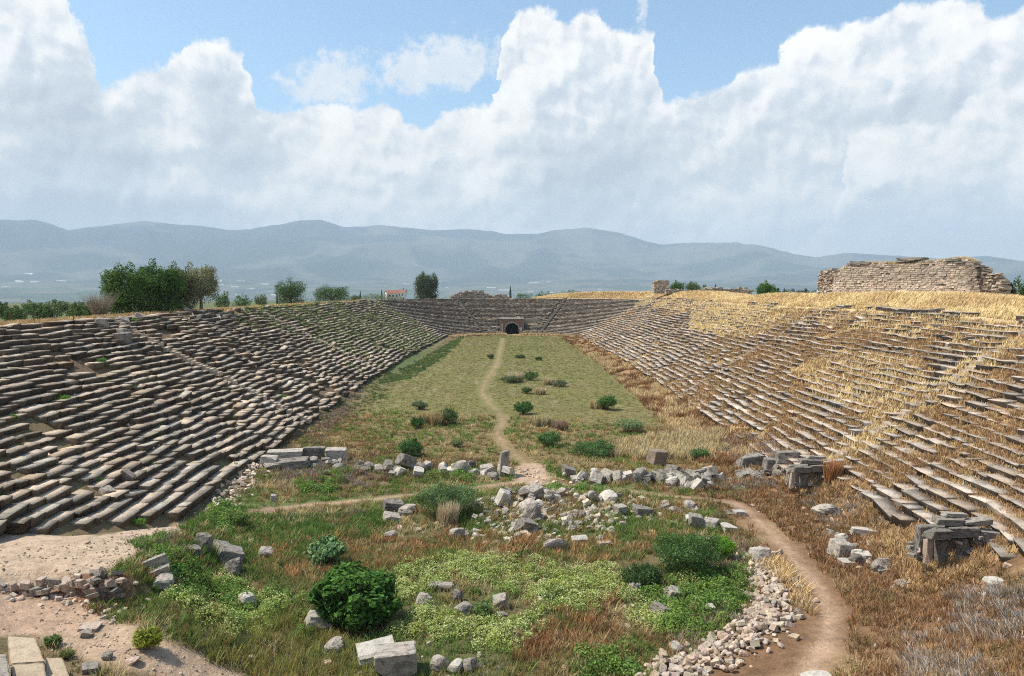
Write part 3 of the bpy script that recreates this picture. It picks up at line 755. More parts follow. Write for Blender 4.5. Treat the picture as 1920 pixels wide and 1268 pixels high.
def rust_weeds():
    p = Pile()
    for poly, d, h, c, sd, g in [
        (W((480, 1030), (640, 1000), (800, 1000), (1050, 1010), (1300, 1000), (1310, 1030), (1200, 1045), (1000, 1050), (800, 1055), (700, 1080), (500, 1080)), 11, .5, (.33, .20, .095), 41, .40),
        (W((1070, 1130), (1160, 1120), (1220, 1190), (1170, 1240), (1050, 1230), (960, 1260), (1000, 1180)), 15, .55, (.27, .15, .075), 42, .3),
        (W((1400, 955), (1560, 960), (1640, 1010), (1700, 1060), (1850, 1100), (1850, 1170), (1720, 1230), (1690, 1290), (1580, 1290), (1600, 1130), (1500, 1010)), 11, .38, (.29, .175, .095), 43, .36),
        (W((1740, 1180), (1960, 1160), (1960, 1290), (1780, 1290)), 10, .4, (.27, .165, .09), 49, .4),
        (W((1090, 895), (1480, 880), (1560, 930), (1480, 980), (1330, 930), (1200, 922)), 9, .38, (.27, .165, .09), 44, .35),
        (W((1320, 780), (1420, 830), (1480, 880), (1380, 880), (1290, 850)), 7, .5, (.30, .19, .11), 45, .35),
        (W((480, 885), (620, 850), (760, 850), (960, 870), (900, 900), (560, 905)), 7, .35, (.22, .14, .085), 46, .4),
        (W((500, 840), (660, 770), (760, 850), (700, 860)), 5, .28, (.27, .18, .09), 47, .4),
        (W((180, 1090), (260, 1060), (330, 1110), (260, 1190), (190, 1150)), 8, .35, (.25, .14, .07), 48, .35),
        (W((1180, 940), (1340, 945), (1330, 985), (1200, 975)), 7, .4, (.30, .19, .09), 50, .4)]:
        P = off_paths(scatter(poly, d * 1.4, sd, g)); p.add(blades(P, 13, h * .72 * RNG.uniform(.5, 1.3, len(P)), .012 + .0005 * P[:, 1], .75, .2, vary(c, len(P), .25, .09), leanv=(.5, .1), base=.17, tip=1.25))
    tag(p.build('rust_brown_weeds', M['dry']), 'rust brown dried weeds around the paths and the rubble', kind='stuff')
def thistle():
    p = Pile()
    for poly, d, h, c, sd in [
        (W((480, 885), (600, 862), (760, 880), (700, 915), (500, 915)), 6, .5, (.24, .18, .15), 61),
        (W((1340, 820), (1440, 820), (1500, 860), (1470, 890), (1380, 870)), 5, .7, (.27, .22, .21), 62),
        (W((1530, 930), (1640, 940), (1660, 990), (1560, 985), (1500, 950)), 7, .5, GREY, 63),
        (W((1780, 1110), (1960, 1060), (1960, 1215), (1850, 1205), (1790, 1170)), 8, .5, (.31, .27, .235), 64),
        (W((1690, 1190), (1800, 1180), (1890, 1290), (1700, 1290)), 8, .45, (.31, .27, .235), 65),
        (W((1220, 1190), (1390, 1140), (1410, 1180), (1300, 1230)), 8, .38, (.28, .24, .21), 66),
        (W((1150, 900), (1350, 880), (1480, 900), (1400, 925), (1180, 915)), 4, .4, (.26, .22, .20), 67),
        (W((1370, 1000), (1410, 1040), (1380, 1070), (1330, 1040)), 7, .4, (.24, .19, .17), 68),
        (W((800, 1240), (880, 1225), (980, 1260), (900, 1290), (780, 1290)), 6, .3, (.28, .25, .22), 69),
        (W((650, 690), (700, 700), (650, 780), (600, 830), (560, 850), (600, 790)), 2.5, .45, (.22, .17, .13), 70),
        (W((560, 945), (680, 955), (700, 975), (560, 975)), 6, .5, (.17, .15, .11), 71),
        (W((260, 1020), (420, 1000), (400, 1040), (300, 1050)), 5, .3, (.2, .16, .12), 72)]:
        P = off_paths(scatter(poly, d * 1.25, sd, .40)); p.add(blades(P, 34, h * .62 * RNG.uniform(.5, 1.2, len(P)), .010 + .00035 * P[:, 1], 1.25, 0, vary(c, len(P), .14), base=.22, colv=.3, tip=1.25))
    tag(p.build('thistle_scrub', M['dry']), 'grey leafless thistle scrub on the slopes around the arena', kind='stuff')
def mounds(P, rx, h, nl, size, c, flower=None, ff=.35, pile=None):
    """leafy mounds; flower = colour of small umbels on top"""
    n = len(P); R = rx * RNG.uniform(.6, 1.25, n)
    u = RNG.uniform(0, 2 * np.pi, (n, nl)); v = np.arccos(RNG.uniform(0, 1, (n, nl)))
    rr = RNG.uniform(.72, 1.04, (n, nl)); N = np.stack([np.sin(v) * np.cos(u), np.sin(v) * np.sin(u), np.cos(v)], -1)
    Q = P[:, None] + N * rr[..., None] * np.stack([R, R, R * h / rx], -1)[:, None]
    Q = Q.reshape(-1, 3); N = N.reshape(-1, 3) + np.array([0, 0, .3])
    col = np.repeat(vary(c, n, .16), nl, 0) * np.clip(RNG.normal(1, .2, (n * nl, 1)), .4, 1.6)
    size = np.full(n * nl, size) * RNG.uniform(.6, 1.3, n * nl)
    if flower is not None:
        f = (RNG.random(n * nl) < ff * np.repeat(RNG.uniform(.2, 1.5, n), nl)) & (N[:, 2] > .35)
        col[f] = np.clip(np.array(flower) * np.clip(RNG.normal(1, .12, (f.sum(), 1)), .6, 1.4), 0, .9); size[f] *= .75; Q[f, 2] += .04; N[f] = (0, 0, 1)
    pile.add(leaves(Q, N, size, col, .7))
def flowering():
    p = Pile(); FL = (.64, .66, .31)
    for poly, d, sd in [
        (W((720, 1080), (790, 1055), (880, 1042), (1000, 1050), (1150, 1070), (1190, 1110), (1130, 1150), (1030, 1150), (960, 1110), (900, 1095), (830, 1105), (760, 1125)), 5.5, 81),
        (W((700, 1190), (800, 1140), (870, 1160), (900, 1185), (820, 1215), (760, 1200)), 5, 82),
        (W((890, 1170), (1000, 1160), (1025, 1195), (960, 1225), (890, 1225)), 5.5, 83),
        (W((1150, 1130), (1230, 1110), (1290, 1180), (1250, 1200), (1190, 1170)), 4, 84),
        (W((1270, 1075), (1330, 1075), (1330, 1110), (1270, 1110)), 2.2, 85),
        (W((340, 1080), (420, 1080), (540, 1130), (520, 1170), (430, 1215), (360, 1190), (330, 1120)), 4.5, 86),
        (W((430, 1150), (500, 1130), (500, 1180), (400, 1215), (370, 1180)), 2.2, 87)]:
        P = off_paths(scatter(poly, d, sd)); mounds(P, .45, .4, 210, .085, (.205, .26, .065), FL, .42, p)
    tag(p.build('flowering_ground_cover', M['leaf']), 'low green ground cover dotted with cream flower heads', kind='stuff')
    p = Pile()
    for poly, d, sd in [
        (W((300, 1030), (360, 1060), (430, 1100), (500, 1130), (400, 1160), (320, 1140)), 3.0, 91),
        (W((1190, 1100), (1400, 1065), (1410, 1120), (1340, 1190), (1240, 1190)), 3.5, 92),
        (W((880, 1100), (960, 1120), (950, 1150), (900, 1140)), 2.2, 93),
        (W((560, 905), (640, 900), (640, 930), (560, 925)), 2.5, 94), (W((820, 890), (900, 885), (900, 905), (800, 905)), 2.2, 95),
        (W((380, 960), (450, 950), (470, 990), (400, 1010)), 2.5, 96), (W((440, 1100), (540, 1120), (600, 1180), (520, 1220), (430, 1190)), 1.6, 97), (W((1080, 1225), (1200, 1205), (1210, 1290), (1060, 1290)), 2.0, 98), (W((880, 905), (1000, 925), (1180, 930), (1130, 915), (1000, 918)), 2.0, 99)]:
        P = off_paths(scatter(poly, d, sd)); mounds(P, .5, .6, 190, .10, (.13, .21, .05), None, 0, p)
    tag(p.build('leafy_ground_cover', M['leaf']), 'bright leafy ground cover between the fallen blocks', kind='stuff')
def bank_cover():
    p = Pile()
    # dry grass over the sunny bank
    def strip(n, r0, r1, y0, y1, side, dpow=1.0):
        Y = y0 + (y1 - y0) * RNG.random(n) ** dpow; r = RNG.uniform(r0, r1, n)
        X = np.where(Y < Y0, np.sqrt(np.clip((R0 + r) ** 2 - (Y0 - Y) ** 2, 1, None)), width(Y) + r) * side
        return X, Y, r
    X, Y, r = strip(64000, -.5, RIM, 33, 232, 1, 1.6)
    g = fbm(X / 3.5, Y / 4.5, 3, 120); gold = inpoly(X, Y, GOLD[0]) | inpoly(X, Y, GOLD[1]) | (np.abs(Y - SIDES[1][0] - .25 * (r / ROWD - 13)) < 1.5 + 1.2 * g)
    frac = np.mod(r / ROWD, 1.); back = (frac > .42) & (frac < .98)
    k = (gold | (g + .12 * RNG.normal(size=len(g)) > .40)) & (back | (RNG.random(len(g)) < .22 + .5 * gold)) & (960 + F * X / Y < 2050)
    P = np.stack([X, Y, terrain(X, Y)], -1)[k]; gk = gold[k] | (r[k] > 16); gg = g[k]
    c = np.where(gk[:, None], np.array([GOLDC]), np.where((gg > .54)[:, None], np.array([(.56, .40, .20)]), np.array([(.46, .30, .15)])))
    c = c * np.clip(RNG.normal(1, .17, (len(c), 1)), .5, 1.5)
    h = np.where(gk, .50, .27) * RNG.uniform(.6, 1.3, len(P))
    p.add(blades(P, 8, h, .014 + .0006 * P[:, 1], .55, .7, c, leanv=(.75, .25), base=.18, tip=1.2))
    X, Y, r = strip(44000, -.2, RIM, 33, 120, 1, 1.2); g = fbm(X / 1.4, Y / 1.8, 3, 125); k = (g > .44) & (960 + F * X / Y < 2050)
    P = np.stack([X, Y, terrain(X, Y) + .12], -1)[k]; c = np.array([[(.40, .25, .125), (.52, .37, .18), (.31, .19, .11)][j] for j in RNG.integers(0, 3, k.sum())]) * np.clip(RNG.normal(1, .2, (k.sum(), 1)), .5, 1.5)
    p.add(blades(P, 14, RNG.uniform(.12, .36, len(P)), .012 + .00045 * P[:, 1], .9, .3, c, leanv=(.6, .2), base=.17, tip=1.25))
    # the crest
    n = 60000; Y = 45 + 215 * RNG.random(n) ** 1.25; r = RIM + .9 + 15 * RNG.random(n) ** 1.4; X = width(Y) + r; k = Y < Y1
    th = RNG.uniform(.15, 1.5, n); X = np.where(k, X, (R0 + r) * np.sin(th)); Y = np.where(k, Y, Y1 + (R0 + r) * np.cos(th))
    ok = (960 + F * X / Y < 2050) & (r < 60); X, Y, r = X[ok], Y[ok], r[ok]
    P = np.stack([X, Y, terrain(X, Y)], -1); g = fbm(X / 4, Y / 6, 3, 130)
    c = np.where((g > .5)[:, None], np.array([(.68, .52, .27)]), np.array([(.58, .42, .21)])) * np.clip(RNG.normal(1, .15, (len(P), 1)), .5, 1.5)
    p.add(blades(P, 8, (.30 + .25 * sstep(RIM + 1, RIM + 5, r)) * RNG.uniform(.5, 1.3, len(P)), .016 + .0006 * P[:, 1], .45, .8, c, leanv=(.85, .2), base=.25, tip=1.2))
    # the sunny edge of the track
    X, Y, r = strip(6500, -4.6, .4, 58, 236, 1, 1.3)
    g = fbm(X / 2.2, Y / 4, 3, 140); k = g > .40; P = np.stack([X, Y, terrain(X, Y)], -1)[k]; g = g[k]
    c = np.where((g > .52)[:, None], np.array([(.58, .44, .24)]), np.array([(.32, .18, .09)])) * np.clip(RNG.normal(1, .15, (len(P), 1)), .5, 1.5)
    p.add(blades(P, 12, .6 * RNG.uniform(.4, 1.2, len(P)), .016 + .0006 * P[:, 1], .6, .2, c, leanv=(.6, .2), base=.25, tip=1.2))
    P = scatter(W((1150, 835), (1240, 820), (1350, 810), (1360, 850), (1290, 865), (1150, 860)), 9, 141); p.add(blades(P, 12, .75, .055, .5, .3, vary((.40, .32, .175), len(P)), leanv=(.6, .2), base=.2))
    P = off_paths(scatter(W((1410, 1050), (1470, 1060), (1530, 1120), (1540, 1160), (1490, 1130), (1440, 1090)), 9, 142), .5); p.add(blades(P, 16, .5, .035, 1.1, .3, vary((.52, .38, .2), len(P)), leanv=(.5, -.3), base=.15))
    P = scatter(W((1640, 1000), (1720, 1000), (1760, 1060), (1640, 1060)), 5, 143); p.add(blades(P, 14, .45, .035, 1.1, .2, vary((.5, .36, .19), len(P)), leanv=(.5, -.2), base=.15))
    # far-end foot and the crest behind the trees
    th = RNG.uniform(-1.45, 1.45, 1600); rr = R0 - RNG.uniform(.1, 2.0, 1600); X, Y = rr * np.sin(th), Y1 + rr * np.cos(th); k = np.abs(X - .3) > 2.2
    P = np.stack([X, Y, terrain(X, Y)], -1)[k]; p.add(blades(P, 8, .5, .14, .5, .2, vary((.45, .35, .2), len(P), .25), leanv=(.5, 0), base=.3))
    X, Y, r = strip(9000, RIM + .6, RIM + 24, 50, 225, -1); P = np.stack([X, Y, terrain(X, Y)], -1); p.add(blades(P, 8, .45, .02 + .0006 * Y, .6, .3, vary((.42, .30, .15), len(P), .22), leanv=(.6, 0), base=.3))
    tag(p.build('dry_grass', M['dry']), 'wind-combed golden dry grass covering the sunny bank and its crest', kind='stuff')
    # green weeds between the seats of the shaded bank
    p = Pile()
    X, Y, r = strip(70000, 0, RIM, 36, 236, -1, .95)
    g = fbm(X / 7, Y / 9, 3, 150); frac = np.mod(r / ROWD, 1.)
    zone = .50 - .26 * np.exp(-((Y - 172 + (r - 9) * 2.2) / 34) ** 2) * 1.0 + .05 * (Y < 118)
    wn_ = wander(X, Y); frac = np.mod((r - wn_) / ROWD, 1.); g = .6 * g + .4 * fbm(X / 2.2, Y / 2.6, 2, 151)
    k = (g > zone + .10) & (frac > .62) & (RNG.random(len(g)) < .55) & (960 + F * X / Y > -60) & ((Y > 100) | (RNG.random(len(g)) < .07))
    ii = np.floor((r - wander(X, Y)) / ROWD); zt = 1 + ROWH * ii + sag(X, Y)
    P = np.stack([X, Y, np.maximum(terrain(X, Y), zt)], -1)[k]
    p.add(blades(P, 8, np.where(P[:, 1] > 110, .24, .18), .015 + .0007 * P[:, 1], .8, 0, vary((.13, .18, .05), len(P), .25), base=.16))
    tag(p.build('seat_weeds', M['grass']), 'green weeds sprouting between the stone seats of the shaded bank', kind='stuff')
    # short turf of the track
    p = Pile()
    n = 22000; Y = 62 + 180 * RNG.random(n) ** 1.5; X = RNG.uniform(-18, 18, n); k = (rad(X, Y) < -.8); X, Y = X[k], Y[k]
    P = off_paths(np.stack([X, Y, terrain(X, Y)], -1), .9); g = fbm(P[:, 0] / 4, P[:, 1] / 6, 3, 160)
    c = np.where((g > .56)[:, None], np.array([(.27, .22, .10)]), np.array([(.185, .18, .06)])) * np.clip(RNG.normal(1, .12, (len(P), 1)), .5, 1.5)
    p.add(blades(P, 7, .09, .02 + .0006 * P[:, 1], 1.0, .2, c, leanv=(.6, 0), base=.2))
    tag(p.build('track_turf', M['grass']), 'short turf of green and straw grass on the running track', kind='stuff')

def tube(pts, rads, seg=6):
    V = []; Fc = []
    for k, (p, r) in enumerate(zip(pts, rads)):
        p = Vector(p); d = (Vector(pts[min(k + 1, len(pts) - 1)]) - Vector(pts[max(k - 1, 0)])).normalized()
        a = d.cross(Vector((.3, .9, .1))).normalized(); b = d.cross(a)
        for j in range(seg):
            t = 2 * math.pi * j / seg; V.append(p + (a * math.cos(t) + b * math.sin(t)) * r)
    for k in range(len(pts) - 1):
        for j in range(seg):
            j2 = (j + 1) % seg; Fc.append((k * seg + j, k * seg + j2, (k + 1) * seg + j2, (k + 1) * seg + j))
    return V, Fc
def woody(name, root, H, R, n, rad_, mat='bark', z0=0.):
    V = []; Fc = []
    for k in range(n):
        a = 2 * math.pi * (k + random.random() * .6) / n; s = random.uniform(.3, .75)
        pts = [(0, 0, -.15), (math.cos(a) * R * .08, math.sin(a) * R * .08, z0 + H * .15), (math.cos(a) * R * s * .5, math.sin(a) * R * s * .5, H * .5), (math.cos(a) * R * s, math.sin(a) * R * s, H * random.uniform(.7, .88))]
        v, f = tube(pts, [rad_, rad_ * .8, rad_ * .45, rad_ * .15], 6); b = len(V); V += v; Fc += [tuple(i + b for i in q) for q in f]
    return newmesh(name, [tuple(v) for v in V], Fc, M[mat], root)
def crown_mesh(name, root, blobs, nleaf, size, col, mat='leaf', dark=.0, asp=.6):
    vol = np.array([b[3] * b[4] for b in blobs]); cnt = (nleaf * vol / vol.sum()).astype(int)
    Ps, Ns, Cs = [], [], []
    for (x, y, z, rx, rz), c in zip(blobs, cnt):
        u = RNG.normal(size=(c, 3)); u /= np.linalg.norm(u, axis=1)[:, None]
        lump = .74 + .52 * fbm(u[:, 0] * 2.6 + x * 3 + 9, u[:, 1] * 2.6 + u[:, 2] * 3.1 + y + 5, 3, int(abs(x * 7)) % 50)
        rr = RNG.uniform(.30, 1.10, c) ** .6 * lump
        Ps.append(np.array([x, y, z]) + u * rr[:, None] * np.array([rx, rx, rz])); Ns.append(u + np.array([0, 0, .25]))
        tone = 1 + .35 * (fbm(u[:, 0] * 3 + 4, u[:, 2] * 3 + 7, 2, 9) - .5)
        Cs.append(vary(col, c, .32, .1) * tone[:, None])
    P = np.concatenate(Ps); N = np.concatenate(Ns); C = np.concatenate(Cs); k = P[:, 2] > -.02
    V, Fc, CC = leaves(P[k], N[k], size * RNG.uniform(.6, 1.3, k.sum()), C[k], asp)
    return newmesh(name, V, Fc, M[mat], root, CC)
def blobset(R, H, n, zlo=.35, lump=.5):
    b = [(0, 0, H * .55, R * .72, H * .42)]
    for k in range(n):
        a = 2 * math.pi * k / n + random.uniform(-.3, .3); q = random.uniform(.4, .62); rz = random.uniform(.2, .34)
        z = H * random.uniform(zlo, .80); z = min(z, H * (1 - rz) * 1.0)
        b.append((math.cos(a) * R * q, math.sin(a) * R * q, z, R * random.uniform(.3, .48), H * rz))
    for k in range(n + 4):
        a = random.uniform(0, 6.28); q = random.uniform(.2, .85); b.append((math.cos(a) * R * q, math.sin(a) * R * q, H * random.uniform(.55, 1.0) * (1.08 - .35 * q * q), R * .16, H * .13))
    return b
def shrub(px, py, rpx, hpx, col, label, name='shrub', cat='shrub', group=None, leaf=.11, nl=3000, world=None, mat='leaf', nblob=6):
    P = world if world is not None else gp(px, py); s = P[1] / F; R = rpx * s; H = hpx * s
    root = thing(name, label, cat, (P[0], P[1], P[2] - .03), group)
    crown_mesh('foliage', root, blobset(R, H, nblob, .28), int(nl * .85), leaf, col, mat)
    # sprays that break the outline
    ns = int(40 + nl / 40) if 'fig' not in label else 40; a = RNG.uniform(0, 6.28, ns); q = np.sqrt(RNG.random(ns)) * R * .8
    Q = np.stack([q * np.cos(a), q * np.sin(a), H * (.45 + .4 * RNG.random(ns)) * (1 - .4 * (q / R) ** 2)], -1)
    V, Fc, C = blades(Q, 7, H * .13 + .12, leaf * .24, 1.2, 0, vary(np.array(col) * 1.15, ns, .25, .1), base=R * .12, tip=1.2); newmesh('sprays', V, Fc, M['dry' if nl < 900 else 'grass'], root, C)
    woody('stem', root, H * .8, R, 5, .03 + .012 * R)
    root.rotation_euler = (random.gauss(0, .05), random.gauss(0, .05), random.uniform(-.5, .5)); root.scale = (random.uniform(.92, 1.2), random.uniform(.85, 1.1), random.uniform(.82, 1.05))
    return root
def tree(px, Y, base_z, top_py, wpx_, col, label, name='tree', nl=9000, leaf=.24, trunkh=.3, group=None, skirt=0):
    X = (px - 960) / F * Y; H = EYE + (545 - top_py) / F * Y - base_z; R = wpx_ / 2 / F * Y
    root = thing(name, label, 'tree', (X, Y, base_z), group)
    bl = [(x, y, z * (1 - trunkh * .5) + H * trunkh * .5, r, rz * (1 - trunkh * .35)) for x, y, z, r, rz in blobset(R, H, 12, .35)]
    if skirt: bl += [(math.cos(a) * R * .55, math.sin(a) * R * .5, H * random.uniform(.16, .3), R * .42, H * .2) for a in np.arange(0, 6.2, .9)]
    bl += [(math.cos(a) * R * random.uniform(.5, .8), math.sin(a) * R * .6, H * random.uniform(.45, .92), R * .2, H * .1) for a in np.arange(0, 6.2, .6)]
    crown_mesh('crown', root, bl, nl, leaf, col)
    V, Fc = tube([(0, 0, -.3), (.05, 0, H * .2), (-.05, .05, H * .4), (0, 0, H * .75)], [R * .09, R * .07, R * .055, R * .02], 8)
    for k in range(6):
        a = k * 1.05 + random.random(); v, f = tube([(0, 0, H * .28), (math.cos(a) * R * .35, math.sin(a) * R * .35, H * .5), (math.cos(a) * R * .6, math.sin(a) * R * .6, H * random.uniform(.55, .8))], [R * .05, R * .035, R * .012], 6)
        b = len(V); V += v; Fc += [tuple(i + b for i in q) for q in f]
    newmesh('trunk', [tuple(v) for v in V], Fc, M['bark'], root)
    return root
def tz(px, Y): return float(terrain((px - 960) / F * Y, float(Y)))
def trees():
    A = 'bushy dark green tree'
    tree(243, 95, tz(243, 95), 503, 118, (.075, .13, .030), 'broad dark green tree, first of the clump behind the stone seats beside the bare shrub', nl=16000, trunkh=.04, skirt=1)
    tree(300, 99, tz(300, 99), 499, 96, (.06, .115, .026), 'tallest dark green tree in the middle of the clump', nl=14000, trunkh=.08, skirt=1)
    tree(338, 104, tz(338, 104), 503, 70, (.12, .125, .055), 'narrow olive green tree standing between the dark trees and the grey-green one', nl=9000, trunkh=.08, skirt=1)
    tree(377, 109, tz(377, 109), 499, 80, (.20, .20, .11), 'grey-green leaved tree with bare forked trunk at the end of the clump', nl=12000, leaf=.2, trunkh=.12)
    tree(545, 172, tz(545, 172), 526, 66, (.07, .115, .035), 'rounded dark green tree standing alone on the crest of the shaded bank', nl=8000, trunkh=.02, skirt=1)
    tree(622, 205, tz(622, 205), 537, 80, (.065, .11, .03), 'wide low dark tree on the crest beside the lone rounded tree', nl=8000, trunkh=.0, skirt=1)
    tree(800, 272, tz(800, 272), 514, 50, (.075, .10, .05), 'silvery olive tree standing on the far crest near the red roofed house', nl=16000, leaf=.36, trunkh=.06, skirt=1)
    tree(1436, 175, tz(1436, 175), 529, 38, (.07, .14, .03), 'small bright green tree in the dip before the long ruined wall', nl=4000, leaf=.28, trunkh=.05)
    # bare grey shrub
    r = thing('bare_shrub', 'leafless grey-brown shrub beside the clump of trees', 'shrub', ((188 - 960) / F * 88, 88, tz(188, 88)))
    V, Fc, C = blades(np.array([[0, 0, 0.]]), 500, 2.7, .035, .75, 0, (.30, .25, .20), base=.5); newmesh('twigs', V, Fc, M['dry'], r, C)
    crown_mesh('foliage', r, [(0, 0, 1.3, 1.6, 1.1)], 800, .1, (.22, .2, .12)); woody('stem', r, 2.2, 1.5, 6, .06)
    # scattered bushes of the fields
    spots = [(18, 150, 572, 46), (62, 170, 566, 52), (105, 165, 563, 60), (150, 168, 568, 40), (30, 130, 578, 50), (140, 128, 577, 46), (80, 132, 576, 40), (172, 150, 566, 30), (5, 160, 565, 30)]
    spots.sort(key=lambda q: -q[0])
    for i, (px, Y, top, w) in enumerate(spots):
        z = tz(px, Y); H = EYE - (top - 545) / F * Y - z
        bush_at(px, Y, z, w, max(H, 1.2), (.075, .115, .035), 'round green bush in the field behind the wire fence, %s from the bare shrub' % ordn(i), 'bushes in the field behind the fence', 2200)
    for i, (px, Y, top, w, c) in enumerate([(418, 190, 548, 34, (.08, .13, .04)), (455, 200, 550, 40, (.075, .13, .04)), (490, 230, 552, 30, (.1, .13, .05)), (700, 330, 549, 60, (.10, .13, .05)), (880, 330, 546, 30, (.09, .12, .06)), (735, 310, 552, 60, (.13, .14, .05)),
                             (985, 300, 548, 44, (.055, .095, .03)), (1020, 302, 547, 40, (.06, .10, .03)), (1075, 290, 544, 60, (.08, .12, .04)), (668, 260, 552, 30, (.09, .13, .05))]):
        z = tz(px, Y); H = EYE - (top - 545) / F * Y - z
        bush_at(px, Y, z, w, max(H, 1.6), c, ['low green bush right beside the clump of trees', 'second low bush past the clump of trees', 'low yellowish bush between the clump and the lone rounded tree', 'wide low bush in front of the red roofed house', 'small round bush next to the olive tree', 'wide yellow-green bush at the foot of the red roofed house', 'dark bush beside the tall cypress on the far crest', 'dark bush ending the hedge on the far crest', 'long grey-green bush where the golden crest begins', 'small bush beside the wide low tree'][i], 'bushes showing over the crest', 1800)
    for i, (px, Y, top, w, c) in enumerate([(1268, 228, 527, 34, (.06, .12, .025)), (1298, 222, 527, 34, (.09, .13, .05)), (1322, 232, 536, 22, (.08, .12, .04))]):
        z = tz(px, Y) - .4; H = EYE - (top - 545) / F * Y - z
        bush_at(px, Y, z, w, max(H, 1.6), c, 'green bush on the golden crest, %s from the ruined stub of wall' % ordn(i), 'bushes beside the stub of wall', 2600)
    for i, (px, Y, top, w, c) in enumerate([(1455, 165, 541, 30, (.06, .11, .03)), (1478, 190, 542, 34, (.05, .08, .04)), (1505, 210, 543, 30, (.05, .08, .045)), (1525, 180, 547, 24, (.08, .12, .03))]):
        z = tz(px, Y); H = EYE - (top - 545) / F * Y - z
        bush_at(px, Y, z, w, max(H, 1.2), c, 'dark bush in the dip of the crest, %s from the small bright tree' % ordn(i), 'bushes in the dip of the crest', 1800)
    for px, Y, top, w, c in [(1888, 98, 527, 36, (.05, .07, .04)), (1915, 100, 524, 50, (.08, .13, .04)), (1843, 99, 503, 14, (.09, .14, .04))]:
        z = tz(px, Y) if px != 1843 else 15.2; H = EYE - (top - 545) / F * Y - z
        lab = {1888: 'dark spiky bush at the end of the long ruined wall', 1915: 'green bush beyond the dark one past the ruined wall', 1843: 'small green plant rooted high in the end of the ruined wall'}[px]
        bush_at(px, Y, z, w, max(H, .8), c, lab, None, 2200)
    # cypresses
    for i, (px, top, Y) in enumerate([(957, 536, 520), (757, 541, 640), (747, 543, 600), (676, 545, 560), (716, 543, 640), (1341, 533, 330), (520, 549, 420), (1470, 541, 420), (1488, 542, 430), (1510, 541, 440)]):
        z = tz(px, Y); H = EYE - (top - 545) / F * Y - z; X = (px - 960) / F * Y
        r = thing('cypress_tree', ['tallest thin dark cypress, alone beside the ruined mound', 'dark cypress just beyond the red roofed house', 'cypress rising directly behind the red roofed house', 'short cypress beside the wide low tree', 'cypress on the near side of the red roofed house', 'thin cypress spire above the long rubble ridge', 'tiny cypress beside the lone rounded tree', 'cypress in the dip, nearest the small bright tree', 'cypress in the middle of the dip in the crest', 'cypress in the dip, nearest the ruined wall'][i], 'tree', (X, Y, z), 'cypress trees on the skyline')
        crown_mesh('crown', r, [(0, 0, H * (.12 + .1 * k), H * (.055 + .012 * math.sin(k * .45)) * (1 - max(0, k - 5) * .2), H * .1) for k in range(9)], 900, .5, (.03, .05, .03))
        v, f = tube([(0, 0, -.3), (0, 0, H * .3)], [.25, .12], 6); newmesh('trunk', [tuple(q) for q in v], f, M['bark'], r)
def bush_at(px, Y, z, wpx_, H, c, label, group, nl):
    X = (px - 960) / F * Y; R = wpx_ / 2 / F * Y
    r = thing('bush', label, 'bush', (X, Y, z - .05), group)
    crown_mesh('foliage', r, blobset(R, H, 6, .25), nl, .3, c); woody('stem', r, H * .7, R, 4, .07)
    return r
